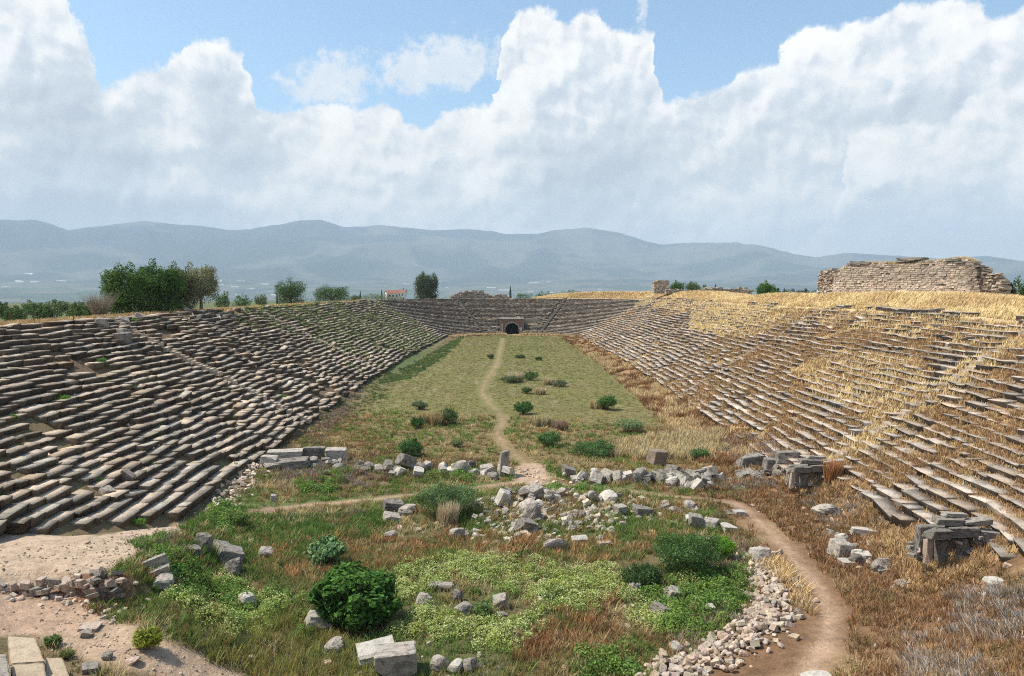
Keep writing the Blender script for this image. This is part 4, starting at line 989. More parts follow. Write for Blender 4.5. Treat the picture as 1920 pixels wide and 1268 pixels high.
def shrubs():
    G = (.10, .185, .05); PALE = (.20, .24, .11)
    L = [ # px, py(base), r, h, colour, label
        (770, 858, 28, 44, (.075, .145, .05), 'dense round green shrub just behind the broken cross wall', 4200),
        (982, 777, 19, 24, (.07, .14, .045), 'compact green shrub between the footpath and the pale grass clump', 2200),
        (1030, 837, 28, 32, (.09, .16, .055), 'green tussock shrub nearest the gap in the cross wall', 3200),
        (1112, 855, 42, 30, (.09, .15, .055), 'low wide grey-green shrub right behind the cross wall', 3400),
        (1138, 768, 22, 30, (.09, .16, .05), 'upright green shrub with straw at its foot beside the sunny side of the track', 2400),
        (1180, 810, 32, 30, (.22, .27, .13), 'pale green feathery shrub with whitish tips on the track', 2600),
        (836, 796, 24, 34, (.10, .14, .055), 'grey-green shrub at the end of the straw clump', 2400),
        (782, 803, 14, 24, (.075, .14, .04), 'small dark green shrub at the other end of the straw clump', 1400),
        (787, 768, 16, 16, (.13, .16, .08), 'small dull green shrub farther off behind the straw clump', 1000),
        (958, 718, 22, 14, (.12, .15, .07), 'low green shrub beside the whitish grass clump', 1000),
        (994, 713, 16, 16, (.09, .14, .05), 'small green shrub touching the whitish grass clump', 1000),
        (1050, 725, 18, 14, (.13, .16, .08), 'low grey-green shrub between two straw tufts', 1000),
        (988, 738, 12, 14, (.08, .13, .05), 'tiny dark green shrub beside the small straw tuft', 700),
        (920, 673, 7, 10, (.10, .12, .07), 'tiny dark shrub beside the far stretch of footpath', 400),
        (975, 672, 9, 8, (.09, .13, .05), 'little green shrub on the far part of the track', 400),
        (1010, 676, 7, 7, (.09, .13, .05), 'smallest green shrub on the far part of the track', 300),
        (858, 838, 14, 14, (.13, .16, .07), 'sparse green shrub in front of the track turf near the cross wall', 800),
        (1310, 862, 20, 26, (.08, .15, .05), 'small bushy green shrub among the pale grass behind the cross wall', 1800),
        (838, 965, 66, 66, (.125, .185, .075), 'large airy grey-green shrub beside the crossing path', 9000),
        (668, 1168, 84, 118, (.065, .135, .03), 'big dark glossy fig bush in the sunken arena', 11000),
        (612, 1058, 36, 48, (.16, .25, .11), 'light green leafy shrub with whitish tips behind the fig bush', 3200),
        (1288, 1070, 76, 82, (.085, .15, .05), 'large dark green shrub near the bend of the footpath', 9500),
        (1352, 1050, 28, 44, (.13, .27, .03), 'bright lime green shrub leaning on the large dark shrub', 2800),
        (1203, 1100, 46, 42, (.06, .10, .035), 'dark low shrub between the flowering ground cover and the large shrub', 4200),
        (276, 1218, 26, 40, (.24, .27, .05), 'yellow-green shrub beside the dusty lower path', 3000),
        (330, 1075, 20, 22, (.10, .19, .04), 'green leafy shrub under the moulded block', 1500),
        (905, 1160, 22, 38, (.15, .22, .08), 'feathery pale green shrub among the boulders of the arena', 1800),
        (440, 985, 26, 32, (.14, .20, .06), 'green shrub at the corner where the seats meet the dusty path', 2400),
        (190, 688, 9, 20, (.12, .22, .05), 'bright green shrub growing among the upper stone seats', 700),
        (25, 790, 9, 16, (.13, .22, .06), 'green plant in the seats at the edge of the view', 500),
        (118, 755, 16, 14, (.12, .22, .05), 'green plant sprawling over the middle stone seats', 700),
        (248, 608, 12, 12, (.13, .22, .06), 'green plant beside the boulders on the crest', 500),
        (530, 748, 8, 10, (.12, .22, .05), 'small green plant far along the stone seats', 300),
        (185, 905, 7, 8, (.12, .22, .05), 'small green plant between the lower stone seats', 250),
        (260, 985, 16, 12, (.13, .23, .05), 'green sprawling plant at the foot of the lowest stone seats', 700),
        (100, 1210, 18, 20, (.12, .17, .06), 'small green weed shrub beside the cream stone steps', 900),
        (125, 1235, 16, 16, (.16, .18, .07), 'thin weed shrub behind the lowest cream step', 700)]
    for px, py, r, h, c, lab, nl in L:
        big = gp(px, py)[1]; lf = .055 + .0011 * big
        if 'fig' in lab: lf = .23
        shrub(px, py, r, h, c, lab, nl=int(nl * 1.15), leaf=lf, nblob=5 if r < 20 else 9, name='fig_bush' if 'fig' in lab else 'shrub')
    # clumps of tall grass on the track, each its own clump
    for px, py, w, h, c, lab in [
        (812, 797, 26, 24, (.38, .31, .165), 'long straw-coloured grass clump between two green shrubs'), (965, 716, 22, 17, (.43, .385, .25), 'whitish tall grass clump beside the low shrubs'),
        (1018, 799, 24, 20, (.42, .37, .22), 'whitish grass clump behind the green tussock'), (1050, 806, 22, 16, (.26, .18, .12), 'brown withered clump beside the whitish grass clump'),
        (1122, 766, 18, 14, (.42, .33, .19), 'straw tuft at the foot of the upright green shrub'), (1012, 740, 12, 12, (.43, .35, .22), 'small straw tuft on the track'),
        (1030, 722, 12, 12, (.40, .33, .2), 'thin straw tuft beside the low grey-green shrub'), (838, 985, 20, 40, (.43, .35, .23), 'tall feathery straw clump in front of the airy shrub'),
        (1560, 905, 14, 40, (.36, .19, .09), 'tall rust-brown dried plant leaning on the roofed stone niche'), (1130, 1060, 1, 1, None, None)]:
        if c is None: continue
        P = gp(px, py); s = P[1] / F
        r = thing('grass_clump', lab, 'grass clump', (P[0], P[1], P[2])); n = 26; a = RNG.uniform(0, 6.28, n); q = np.sqrt(RNG.random(n)) * w * s * .8
        Q = np.stack([q * np.cos(a), q * np.sin(a) * .8, 0 * a], -1); V, Fc, C = blades(Q, 26, h * s * 1.05, .012 + .0005 * P[1], .35, .15, vary(c, n), leanv=(.6, 0), base=.12, tip=1.25)
        newmesh('stalks', V, Fc, M['dry'], r, C)
def undergrowth():
    p = Pile()
    for poly, d, sd in [(PITW, 7., 171), (W((380, 1000), (480, 890), (760, 850), (1000, 870), (1300, 850), (1500, 900), (1600, 905), (1420, 1000), (1300, 950), (900, 930), (600, 960)), 4.5, 172),
                        (W((1380, 950), (1600, 905), (1760, 1030), (1960, 1090), (1960, 1300), (1560, 1300), (1590, 1150), (1500, 1020)), 7., 173), (W((180, 1090), (260, 1040), (420, 1100), (440, 1300), (380, 1250), (200, 1180)), 6., 174),
                        (W((60, 1195), (180, 1192), (350, 1262), (350, 1310), (150, 1310)), 4., 175), (W((440, 900), (560, 830), (700, 770), (1340, 790), (1400, 850), (1200, 860), (700, 850)), 2.2, 176)]:
        P = off_paths(scatter(poly, d * 1.6, sd, .3, 1.1), .62); n = len(P); g = fbm(P[:, 0] / 2.1, P[:, 1] / 2.1, 3, sd) + RNG.normal(0, .06, n); sun = P[:, 0] > 12 + 0 * P[:, 1]
        pal = np.array([(.11, .17, .04), (.15, .18, .05), (.22, .20, .08), (.25, .14, .07), (.38, .30, .16)]); pal2 = np.array([(.20, .16, .07), (.30, .17, .08), (.36, .22, .10), (.25, .13, .065), (.44, .32, .16)])
        idx = np.clip(((g - .3) / .4 * 5).astype(int), 0, 4); c = np.where(sun[:, None], pal2[idx], pal[idx] * 1.5) * np.clip(RNG.normal(1, .22, (n, 1)), .4, 1.6)
        p.add(blades(P, 11, RNG.uniform(.12, .44, n), .012 + .0005 * P[:, 1], 1.0, .2, c, leanv=(.4, .1), base=.2, tip=1.3))
        Q = P[::3]; mounds(Q, .16, .16, 16, .09, (.10, .13, .045) if sd != 173 else (.2, .14, .07), None, 0, p)
    tag(p.build('mixed_undergrowth', M['grass']), 'low mixed weeds and seed heads covering the ground of the sunken arena', kind='stuff')
green_grass(); undergrowth(); olive_grass(); rust_weeds(); thistle(); flowering(); bank_cover(); trees(); shrubs()

# ------------------------------------------------------------------ stones
def stone_mesh(name, kind, seed, cuts=3):
    rnd = random.Random(seed); bm = bmesh.new(); bmesh.ops.create_cube(bm, size=1.)
    if kind in ('block', 'slab'):
        bmesh.ops.bevel(bm, geom=bm.edges[:], offset=.035, segments=1, affect='EDGES')
        bmesh.ops.subdivide_edges(bm, edges=bm.edges[:], cuts=cuts, use_grid_fill=True)
        amp = .025
        for _ in range(rnd.randint(1, 2)):         # knock corners off
            n = Vector([rnd.choice((-1, 1)) * rnd.uniform(.4, 1) for _ in range(3)]).normalized()
            bmesh.ops.bisect_plane(bm, geom=bm.verts[:] + bm.edges[:] + bm.faces[:], plane_co=n * rnd.uniform(.52, .68), plane_no=n, clear_outer=True)
            he = [e for e in bm.edges if e.is_boundary]
            if he: bmesh.ops.holes_fill(bm, edges=he)
    else:
        bmesh.ops.subdivide_edges(bm, edges=bm.edges[:], cuts=cuts + 1, use_grid_fill=True)
        for v in bm.verts: v.co = v.co.lerp(v.co.normalized() * .6, .62)
        amp = .035
        for _ in range(rnd.randint(3, 5)):
            n = Vector([rnd.gauss(0, 1) for _ in range(3)]).normalized(); d = rnd.uniform(.36, .5)
            for v in bm.verts:
                e = v.co.dot(n) - d
                if e > 0: v.co -= n * e * .92
    ox = rnd.uniform(0, 50); P = np.array([v.co for v in bm.verts])
    a = (fbm(P[:, 0] * 4 + ox, P[:, 1] * 4 + P[:, 2] * 5, 3, seed) - .5) * amp * 4; b = (fbm(P[:, 1] * 4 + ox, P[:, 2] * 4 - P[:, 0] * 3, 3, seed + 5) - .5) * amp * 4
    sh = [rnd.uniform(-.12, .12) for _ in range(4)]
    for v, p, q in zip(bm.verts, a, b):
        v.co += v.co.normalized() * p; v.co.x += q * .6 + sh[0] * v.co.z; v.co.y += sh[1] * v.co.x; v.co.z += sh[2] * v.co.x + sh[3] * v.co.y
    Q = np.array([v.co for v in bm.verts]); lo_, hi_ = Q.min(0), Q.max(0)
    for v in bm.verts: v.co = Vector([(v.co[i] - (lo_[i] + hi_[i]) / 2) / (hi_[i] - lo_[i]) for i in range(3)])
    bmesh.ops.recalc_face_normals(bm, faces=bm.faces[:])
    me = bpy.data.meshes.new(name); bm.to_mesh(me); bm.free(); return me
PROTO = {}
def proto(kind, mat, k):
    key = (kind, mat, k)
    if key not in PROTO:
        me = stone_mesh('stone', kind, k * 13 + len(kind), 3); me.materials.append(M[mat]); PROTO[key] = me
    return PROTO[key]
def put_stone(name, cat, label, P, size, kind='boulder', mat='marble', rot=None, group=None, k=None, sink=.18, parent=None):
    me = proto(kind, mat, random.randrange(7) if k is None else k)
    o = bpy.data.objects.new(name, me); COL.objects.link(o)
    o.rotation_euler = rot if rot is not None else (random.uniform(-.3, .3), random.uniform(-.3, .3), random.uniform(0, 6.28))
    o.scale = size; o.location = (P[0], P[1], P[2] + size[2] * (.5 - sink))
    if parent is not None: o.parent = parent
    else: tag(o, label, cat, group)
    return o
def px_stone(px, py, wpx_, hpx, kind, mat, label, name='boulder', cat='boulder', rot=None, k=None, depth=1., lift=0.):
    P = gp(px, py); s = P[1] / F; w = wpx_ * s * 1.05; h = hpx * s * 1.0
    P = Vector((P[0], P[1] + w * depth * .3, P[2] + lift))
    return put_stone(name, cat, label, P, (w, w * depth, h * 1.15), kind, mat, rot, None, k, .12)
def big_stones():
    D = math.radians
    px_stone(943, 893, 17, 50, 'block', 'marble', 'tall upright grey block marking the side of the gap in the cross wall', 'upright_block', 'stone block', (0, .05, .3), 1, 1.3)
    px_stone(912, 891, 24, 18, 'block', 'marble', 'squared block leaning on the tall upright one', 'stone_block', 'stone block', (.1, -.1, .2), 2, .8)
    px_stone(925, 900, 20, 14, 'boulder', 'lichen', 'dark rounded stone at the foot of the tall upright block', 'boulder', 'boulder', None, 3)
    px_stone(1233, 876, 30, 24, 'block', 'masonry_plain', 'brownish squared block standing on top of the cross wall', 'stone_block', 'stone block', (.12, .10, .5), 5, .8, .3)
    px_stone(1001, 978, 34, 34, 'boulder', 'marble', 'pointed grey boulder rising from the middle of the fallen blocks', 'boulder', 'boulder', (.2, .7, .3), 2, .7)
    px_stone(988, 1000, 34, 24, 'block', 'lichen', 'dark square block just in front of the pointed boulder', 'stone_block', 'stone block', (.2, .3, .5), 3, .9)
    px_stone(944, 948, 26, 28, 'block', 'marble_clean', 'pale tilted square block at the end of the row of fallen blocks', 'stone_block', 'stone block', (.3, .3, .6), 4, .7)
    px_stone(990, 960, 38, 18, 'boulder', 'marble', 'smooth oblong boulder behind the pointed one', 'boulder', 'boulder', (.1, -.5, .3), 5)
    px_stone(1000, 935, 30, 16, 'block', 'marble', 'angular block crowning the row of fallen blocks', 'stone_block', 'stone block', (.3, -.2, .8), 5, .8, .2)
    px_stone(1142, 944, 30, 20, 'boulder', 'marble_clean', 'large pale flat-faced boulder at the end of the fallen blocks by the crossing', 'boulder', 'boulder', (.3, .1, .3), 4)
    px_stone(500, 1050, 32, 22, 'boulder', 'marble', 'pale mound-shaped boulder alone in the green grass', 'boulder', 'boulder', (0, 0, 0), 0)
    px_stone(378, 1035, 32, 34, 'boulder', 'lichen', 'dark upright boulder on the edge of the terrace', 'boulder', 'boulder', (.1, .1, .4), 1)
    px_stone(362, 1040, 26, 14, 'slab', 'lichen', 'low dark slab beside the upright terrace boulder', 'stone_slab', 'stone slab', (.05, .1, .4), 1)
    px_stone(412, 1040, 30, 20, 'block', 'lichen', 'dark jagged block behind the cluster below the terrace', 'stone_block', 'stone block', (.2, .4, .8), 2)
    px_stone(426, 1062, 42, 32, 'block', 'lichen', 'dark angular block in the middle of the cluster below the terrace', 'stone_block', 'stone block', (.1, .3, .5), 5)
    px_stone(434, 1084, 36, 32, 'boulder', 'lichen', 'pitted dark boulder lowest in the cluster below the terrace', 'boulder', 'boulder', None, 3)
    px_stone(298, 1108, 44, 26, 'boulder', 'marble', 'rough pale boulder below the moulded trough block', 'boulder', 'boulder', (.1, .1, .4), 4)
    px_stone(460, 1145, 30, 32, 'boulder', 'marble_clean', 'smooth whitish drum-like stone in the flowering ground cover', 'boulder', 'boulder', (.05, .05, .9), 6)
    px_stone(594, 1184, 52, 32, 'boulder', 'marble', 'pitted pale boulder beside the fig bush', 'boulder', 'boulder', (.05, .1, .3), 5)
    px_stone(740, 1276, 80, 56, 'block', 'marble', 'large square grey block at the lower edge of the view', 'stone_block', 'stone block', (0, .02, .12), 0, .9)
    px_stone(625, 1222, 36, 20, 'boulder', 'marble', 'grey pointed stone in the yellow-green grass', 'boulder', 'boulder', None, 2)
    px_stone(1040, 1036, 48, 26, 'boulder', 'marble', 'long grey boulder lying in the rusty weeds', 'boulder', 'boulder', (0, -.25, .1), 3, .5)
    px_stone(1088, 1018, 32, 9, 'slab', 'marble_clean', 'flat pale slab behind the long grey boulder', 'stone_slab', 'stone slab', (.1, 0, .2), 2, .7)
    px_stone(1135, 1026, 26, 9, 'slab', 'rubble', 'small tan slab beside the flat pale slab', 'stone_slab', 'stone slab', (0, 0, .3), 3, .7)
    px_stone(793, 1142, 26, 28, 'boulder', 'marble', 'grey leaning boulder in a hollow of the flowering ground cover', 'boulder', 'boulder', (.1, .4, .3), 1)
    px_stone(826, 1108, 52, 14, 'boulder', 'marble', 'long arched grey stone above the hollow in the ground cover', 'boulder', 'boulder', (0, .05, .1), 6, .5)
    px_stone(858, 1130, 22, 24, 'boulder', 'lichen', 'dark boulder at the back of the hollow beside the feathery shrub', 'boulder', 'boulder', None, 0)
    px_stone(868, 1155, 30, 22, 'boulder', 'marble', 'smooth grey boulder at the foot of the feathery shrub', 'boulder', 'boulder', None, 3)
    px_stone(938, 1140, 28, 20, 'block', 'marble', 'squared grey stone on the far side of the feathery shrub', 'stone_block', 'stone block', None, 4)
    px_stone(940, 1165, 20, 14, 'block', 'lichen', 'small dark stone under the squared grey stone', 'stone_block', 'stone block', None, 5)
    px_stone(824, 1258, 32, 26, 'boulder', 'marble', 'grey boulder beside the large square block', 'boulder', 'boulder', None, 2)
    px_stone(853, 1262, 30, 20, 'boulder', 'marble_clean', 'pale boulder in the small heap near the lower edge', 'boulder', 'boulder', None, 4)
    px_stone(881, 1262, 26, 26, 'boulder', 'marble', 'round grey boulder ending the small heap near the lower edge', 'boulder', 'boulder', None, 6)
    px_stone(1428, 1056, 34, 28, 'boulder', 'marble_clean', 'big whitish boulder where the rubble meets the footpath', 'boulder', 'boulder', (.05, .05, .7), 1)
    px_stone(1263, 1126, 32, 22, 'block', 'marble', 'grey wedge-shaped stone in the leafy cover below the dark low shrub', 'stone_block', 'stone block', (.2, .3, .3), 1)
    px_stone(1193, 1112, 28, 20, 'boulder', 'marble', 'twin-lobed pale stone under the dark low shrub', 'boulder', 'boulder', None, 5)
    px_stone(1238, 1160, 36, 24, 'block', 'marble', 'grey slanting block at the edge of the flowering cover', 'stone_block', 'stone block', (.3, .3, 1.), 6, .8)
    px_stone(1331, 1150, 18, 14, 'block', 'marble_clean', 'small white square block in the leafy cover', 'stone_block', 'stone block', (.1, 0, .2), 2)
    px_stone(1318, 1132, 22, 10, 'slab', 'marble', 'thin slanting slab behind the small white square block', 'stone_slab', 'stone slab', (0, .3, .5), 0)
    px_stone(1270, 1225, 28, 18, 'boulder', 'marble', 'grey pointed stone among the grey scrub at the end of the rubble', 'boulder', 'boulder', None, 2)
    px_stone(1545, 1288, 60, 12, 'boulder', 'marble_clean', 'rounded whitish boulder at the lower edge of the footpath', 'boulder', 'boulder', (0, 0, .1), 4)
    px_stone(736, 962, 36, 22, 'block', 'lichen', 'dark squared block beside the airy shrub', 'stone_block', 'stone block', (.1, .1, .3), 3)
    px_stone(762, 966, 32, 16, 'boulder', 'marble', 'low grey stone next to the dark squared block', 'boulder', 'boulder', None, 1)
    px_stone(733, 980, 30, 14, 'slab', 'marble', 'pale slab in the grass below the dark squared block', 'stone_slab', 'stone slab', (.1, .25, .3), 5)
    px_stone(731, 1012, 22, 15, 'boulder', 'marble', 'dark rounded stone alone among the rusty weeds', 'boulder', 'boulder', None, 6)
    px_stone(855, 1010, 28, 20, 'boulder', 'marble', 'grey speckled boulder behind the rusty weeds', 'boulder', 'boulder', None, 0)
    px_stone(512, 942, 11, 14, 'block', 'marble_clean', 'small white upright stone beside the crossing path', 'stone_block', 'stone block', (.1, .1, .3), 4)
    px_stone(1306, 990, 24, 24, 'block', 'marble', 'grey squared stone behind the large dark shrub', 'stone_block', 'stone block', None, 2)
    px_stone(1334, 992, 28, 16, 'block', 'marble', 'pale flat stone beside the squared one behind the large shrub', 'stone_block', 'stone block', None, 6)
    px_stone(1368, 998, 30, 12, 'slab', 'marble_clean', 'whitish slab near the bend of the footpath', 'stone_slab', 'stone slab', (.05, .1, .2), 1)
    px_stone(1296, 980, 18, 12, 'block', 'marble_clean', 'small pale stone among the tall weeds behind the large shrub', 'stone_block', 'stone block', None, 0)
    px_stone(1388, 967, 22, 8, 'slab', 'marble_clean', 'white slab lying at the edge of the footpath', 'stone_slab', 'stone slab', (0, 0, .2), 3)
    px_stone(1164, 966, 22, 18, 'block', 'marble', 'pale stone perched beside the fallen blocks', 'stone_block', 'stone block', None, 2)
    px_stone(1206, 968, 34, 16, 'slab', 'lichen', 'dark propped slab past the fallen blocks', 'stone_slab', 'stone slab', (.05, .1, .2), 4)
    px_stone(131, 1108, 36, 22, 'slab', 'rubble', 'reddish flat slab lying below the broken terrace wall', 'stone_slab', 'stone slab', (.15, -.1, .2), 2)
    px_stone(136, 1115, 22, 9, 'slab', 'rubble', 'thin reddish stone under the flat slab', 'stone_slab', 'stone slab', (.1, 0, .8), 5)
    px_stone(158, 1196, 18, 14, 'block', 'marble', 'small grey pointed stone by the dusty path', 'stone_block', 'stone block', (.3, .3, .4), 1)
    px_stone(163, 1183, 36, 7, 'slab', 'rubble', 'flat ochre slab behind the small grey pointed stone', 'stone_slab', 'stone slab', (0, .05, .1), 6)
    px_stone(245, 1246, 26, 10, 'boulder', 'rubble', 'tan stone lying on the dusty path', 'boulder', 'boulder', None, 3)
    px_stone(198, 1238, 20, 14, 'boulder', 'marble', 'grey stone in the brown weeds beside the steps', 'boulder', 'boulder', None, 2)
    px_stone(165, 1262, 30, 12, 'slab', 'marble', 'grey slab in the brown weeds beside the steps', 'stone_slab', 'stone slab', None, 2)
    px_stone(1550, 968, 44, 20, 'boulder', 'marble', 'grey rounded boulder in the heap between the two niches', 'boulder', 'boulder', None, 2)
    px_stone(1625, 1008, 48, 16, 'block', 'marble_clean', 'long white block in the heap between the two niches', 'stone_block', 'stone block', (0, .05, -.2), 3, .5)
    px_stone(1580, 1045, 34, 28, 'block', 'marble', 'white-topped squared block in the heap between the niches', 'stone_block', 'stone block', (.1, .1, .3), 5)
    px_stone(1592, 1062, 28, 10, 'slab', 'marble_clean', 'pale oval slab in front of the squared block', 'stone_slab', 'stone slab', (0, 0, .1), 1)
    px_stone(1650, 1076, 24, 22, 'boulder', 'marble', 'grey column-like stump at the lower end of the heap', 'boulder', 'boulder', (.3, .4, 0), 6)
    px_stone(1868, 1098, 30, 12, 'boulder', 'marble_clean', 'whitish stone in the grey thistles at the edge of the view', 'boulder', 'boulder', None, 1)
    px_stone(187, 620, 24, 26, 'boulder', 'marble', 'large speckled boulder perched on the topmost seats', 'boulder', 'boulder', (.2, .2, .3), 3)
    px_stone(231, 612, 24, 18, 'boulder', 'marble', 'round speckled boulder beside the perched one on the topmost seats', 'boulder', 'boulder', (.1, .1, .2), 0)
    px_stone(226, 634, 30, 18, 'boulder', 'lichen', 'dark domed boulder a tier below the two perched boulders', 'boulder', 'boulder', (.1, .1, 1.2), 5)
    px_stone(222, 645, 34, 22, 'block', 'lichen', 'dark mass of broken block below the domed boulder', 'stone_block', 'stone block', (.1, 0, .2), 1)
    px_stone(195, 927, 24, 12, 'block', 'marble', 'fallen block lying askew across the lower stone seats', 'stone_block', 'stone block', (.4, .2, 1.2), 2)
    px_stone(236, 905, 26, 24, 'block', 'seat_plain', 'long block tipped on end across the lower stone seats', 'stone_block', 'stone block', (.5, .6, .2), 3, .5)
def ledge():
    for px, py, w, h, mat, lab in [(530, 866, 66, 15, 'marble', 'long flat slab capping the end of the cross wall by the dark seats'), (585, 862, 44, 20, 'lichen', 'dark thick block in the capping of the cross wall by the dark seats'), (545, 882, 62, 14, 'lichen', 'long dark slab low in the cross wall by the dark seats'),
                                   (630, 868, 40, 22, 'marble', 'tilted slab where the capping of the cross wall breaks off'), (503, 876, 30, 16, 'marble_clean', 'pale block wedged against the end of the lowest seats'), (318 + 1090, 880, 46, 22, 'lichen', 'dark broad slab on the sunny end of the cross wall near the niche'),
                                   (1478, 872, 40, 20, 'lichen', 'squared dark block right beside the roofed niche at the cross wall'), (1452, 884, 36, 18, 'lichen', 'dark block under the broad slab near the niche')]:
        px_stone(px, py, w, h, 'slab' if w > 50 else 'block', mat, lab, 'stone_slab' if w > 50 else 'stone_block', 'stone slab' if w > 50 else 'stone block', (random.gauss(0, .08), random.gauss(0, .08), random.gauss(0, .15)), None, .6, .2)
def heap(where, group, cat, name, n, sampler, smin, smax, mats, flat=(.5, .9), kinds=('block', 'boulder', 'slab'), desc=True):
    it = []
    for i in range(n):
        x, y, lift = sampler(i); it.append((x / y, x, y, lift))
    it.sort()
    if where.startswith('<'): where = where[1:]; it.reverse()
    for i, (_, x, y, lift) in enumerate(it):
        s = random.uniform(smin, smax) * random.choice((1, 1, 1.35)); kd = random.choice(kinds); mt = random.choice(mats)
        z = float(terrain(x, y)) + lift - s * .1
        fl = random.uniform(*flat) * (.5 if kd == 'slab' else 1)
        lab = '%s %s, %s %s' % ({'lichen': 'dark', 'marble': 'grey', 'marble_clean': 'pale', 'seat_plain': 'brown'}[mt], {'block': 'block', 'boulder': 'rounded stone', 'slab': 'slab'}[kd], ordn(i), where)
        put_stone(name, cat, lab, (x, y, z), (s, s * random.uniform(.55, .95), s * fl), kd, mt, (random.gauss(0, .35), random.gauss(0, .35), random.uniform(0, 6.28)), group)
def heaps():
    R = random
    def arc(px0, py0, px1, py1, wob, lift=.0):
        a = gp(px0, py0); b = gp(px1, py1)
        def f(i):
            t = R.random(); p = a.lerp(b, t); l = R.random() ** 2 * lift
            return p.x + R.gauss(0, .25), p.y + R.gauss(0, wob), l
        return f
    MM = ['marble', 'marble', 'marble_clean', 'lichen']
    heap('<from the path gap in the cross wall, dark seats side', 'stones of the cross wall on the shaded side', 'stone block', 'stone_block', 46, arc(620, 882, 955, 893, .7, .5), .4, 1.0, MM)
    heap('from the dark seats in the heap ending the cross wall', 'stones where the cross wall meets the dark seats', 'stone block', 'stone_block', 14, arc(500, 872, 640, 874, .5, .6), .4, 1.1, ['lichen', 'marble'], (.3, .55))
    heap('from the path gap in the cross wall, golden bank side', 'stones of the cross wall on the sunny side', 'stone block', 'stone_block', 48, arc(1055, 900, 1340, 902, .9, .5), .4, 1.0, MM)
    heap('<from the roofed niche at the end of the cross wall', 'stones at the sunny end of the cross wall', 'stone block', 'stone_block', 12, arc(1330, 888, 1470, 885, .5, .5), .4, 1.0, ['lichen', 'marble'], (.35, .6))
    heap('from the airy shrub in the fallen row of blocks', 'row of fallen blocks along the crossing path', 'stone block', 'stone_block', 40, arc(905, 945, 1150, 940, .8, .45), .3, .85, ['marble', 'marble', 'marble_clean', 'lichen'], (.35, .7))
    heap('from the straw clump among blocks before the fallen row', 'blocks scattered behind the rusty weeds', 'stone block', 'stone_block', 40, arc(880, 990, 1140, 980, 1.2, .15), .2, .6, MM)
    heap('<from the bend of the footpath, half hidden in weeds', 'stones toward the bend of the footpath', 'stone block', 'stone_block', 14, arc(1150, 950, 1350, 948, .8, .1), .3, .75, MM)
    heap('from the footpath in the small heap between the niches', 'stones in the heap between the niches', 'stone block', 'stone_block', 26, arc(1545, 1000, 1670, 1085, .9, .15), .2, .6, MM)
    heap('along the crest tumbled by the clump of trees', 'slabs tumbled on the crest by the trees', 'stone slab', 'stone_slab', 16, lambda i: (-(float(width(74)) + RIM + R.uniform(-1.0, 1.2)), R.uniform(72, 118), R.uniform(-.05, .25)), .7, 1.5, ['marble', 'marble_clean', 'seat_plain'], (.2, .4), kinds=('slab', 'block'))
    # terrace wall of the dusty path
    a = gp(0, 1100); b = gp(212, 1102)
    t = thing('terrace_wall', 'broken reddish dry-stone wall holding up the dusty path', 'wall', tuple(a))
    for i in range(44):
        q = R.random(); p = a.lerp(b, q); put_stone('wall_stone', None, None, (p.x - a.x + R.gauss(0, .1), 29.62 - a.y + R.gauss(0, .09) - .02 * (p.x + 17) * 0, 1.75 + R.random() * .75 - a.z), (R.uniform(.25, .7), R.uniform(.2, .35), R.uniform(.12, .3)), R.choice(('slab', 'block')), R.choice(['rubble', 'rubble', 'seat_plain', 'marble']), (R.gauss(0, .12), R.gauss(0, .12), R.gauss(0, .3)), parent=t)
    a2 = gp(207, 1082); b2 = gp(190, 1118)
    t = thing('terrace_corner', 'jagged corner of dark reddish stones where the terrace wall turns', 'wall', tuple(a2))
    for i in range(26):
        q = R.random(); p = a2.lerp(b2, q); put_stone('wall_stone', None, None, (p.x - a2.x + R.gauss(0, .35), p.y - a2.y + R.gauss(0, .3), R.uniform(-.7, .1)), (R.uniform(.2, .5), R.uniform(.2, .35), R.uniform(.12, .28)), R.choice(('slab', 'block')), R.choice(['rubble', 'seat_plain', 'lichen']), (R.gauss(0, .3), R.gauss(0, .3), R.random() * 3), parent=t)
    # pale strip of rubble along the footpath and the trail of chips at the foot of the dark seats : one mass each
    def mass(name, label, line, w, n, s0, s1, mats='rubble_mass', pilez=.25):
        g = ground([p[0] for p in line], [p[1] for p in line]); cum = np.concatenate([[0], np.cumsum(np.linalg.norm(np.diff(g[:, :2], axis=0), axis=1))])
        protos = [np.array([v.co for v in proto('boulder' if k < 4 else 'block', 'rubble', k % 7).vertices]) for k in range(6)]
        faces = [[tuple(p.vertices) for p in proto('boulder' if k < 4 else 'block', 'rubble', k % 7).polygons] for k in range(6)]
        V = []; Fc = []; C = []; nb = 0
        for i in range(n):
            s = R.random() * cum[-1]; x = np.interp(s, cum, g[:, 0]) + R.gauss(0, w); y = np.interp(s, cum, g[:, 1]) + R.gauss(0, w * .8)
            sz = R.uniform(s0, s1); k = i % 6; P = protos[k] * np.array([sz, sz * R.uniform(.6, .95), sz * R.uniform(.4, .75)])
            from mathutils import Euler
            Rm = np.array(Euler((R.gauss(0, .5), R.gauss(0, .5), R.random() * 6.28)).to_matrix()); off = math.exp(-((x - np.interp(s, cum, g[:, 0])) / w) ** 2) * pilez * R.random()
            P = P @ Rm.T + np.array([x, y, float(terrain(x, y)) + sz * .15 + off]); V.append(P); Fc += [tuple(j + nb for j in f) for f in faces[k]]; nb += len(P)
            v = R.gauss(1, .14); c = (v * R.uniform(.95, 1.1), v, v * R.uniform(.85, 1.02)); C.append(np.tile(c, (len(P), 1)))
        tag(newmesh(name, np.concatenate(V), Fc, M[mats], None, np.clip(np.concatenate(C), .4, 1.5)), label, kind='stuff')
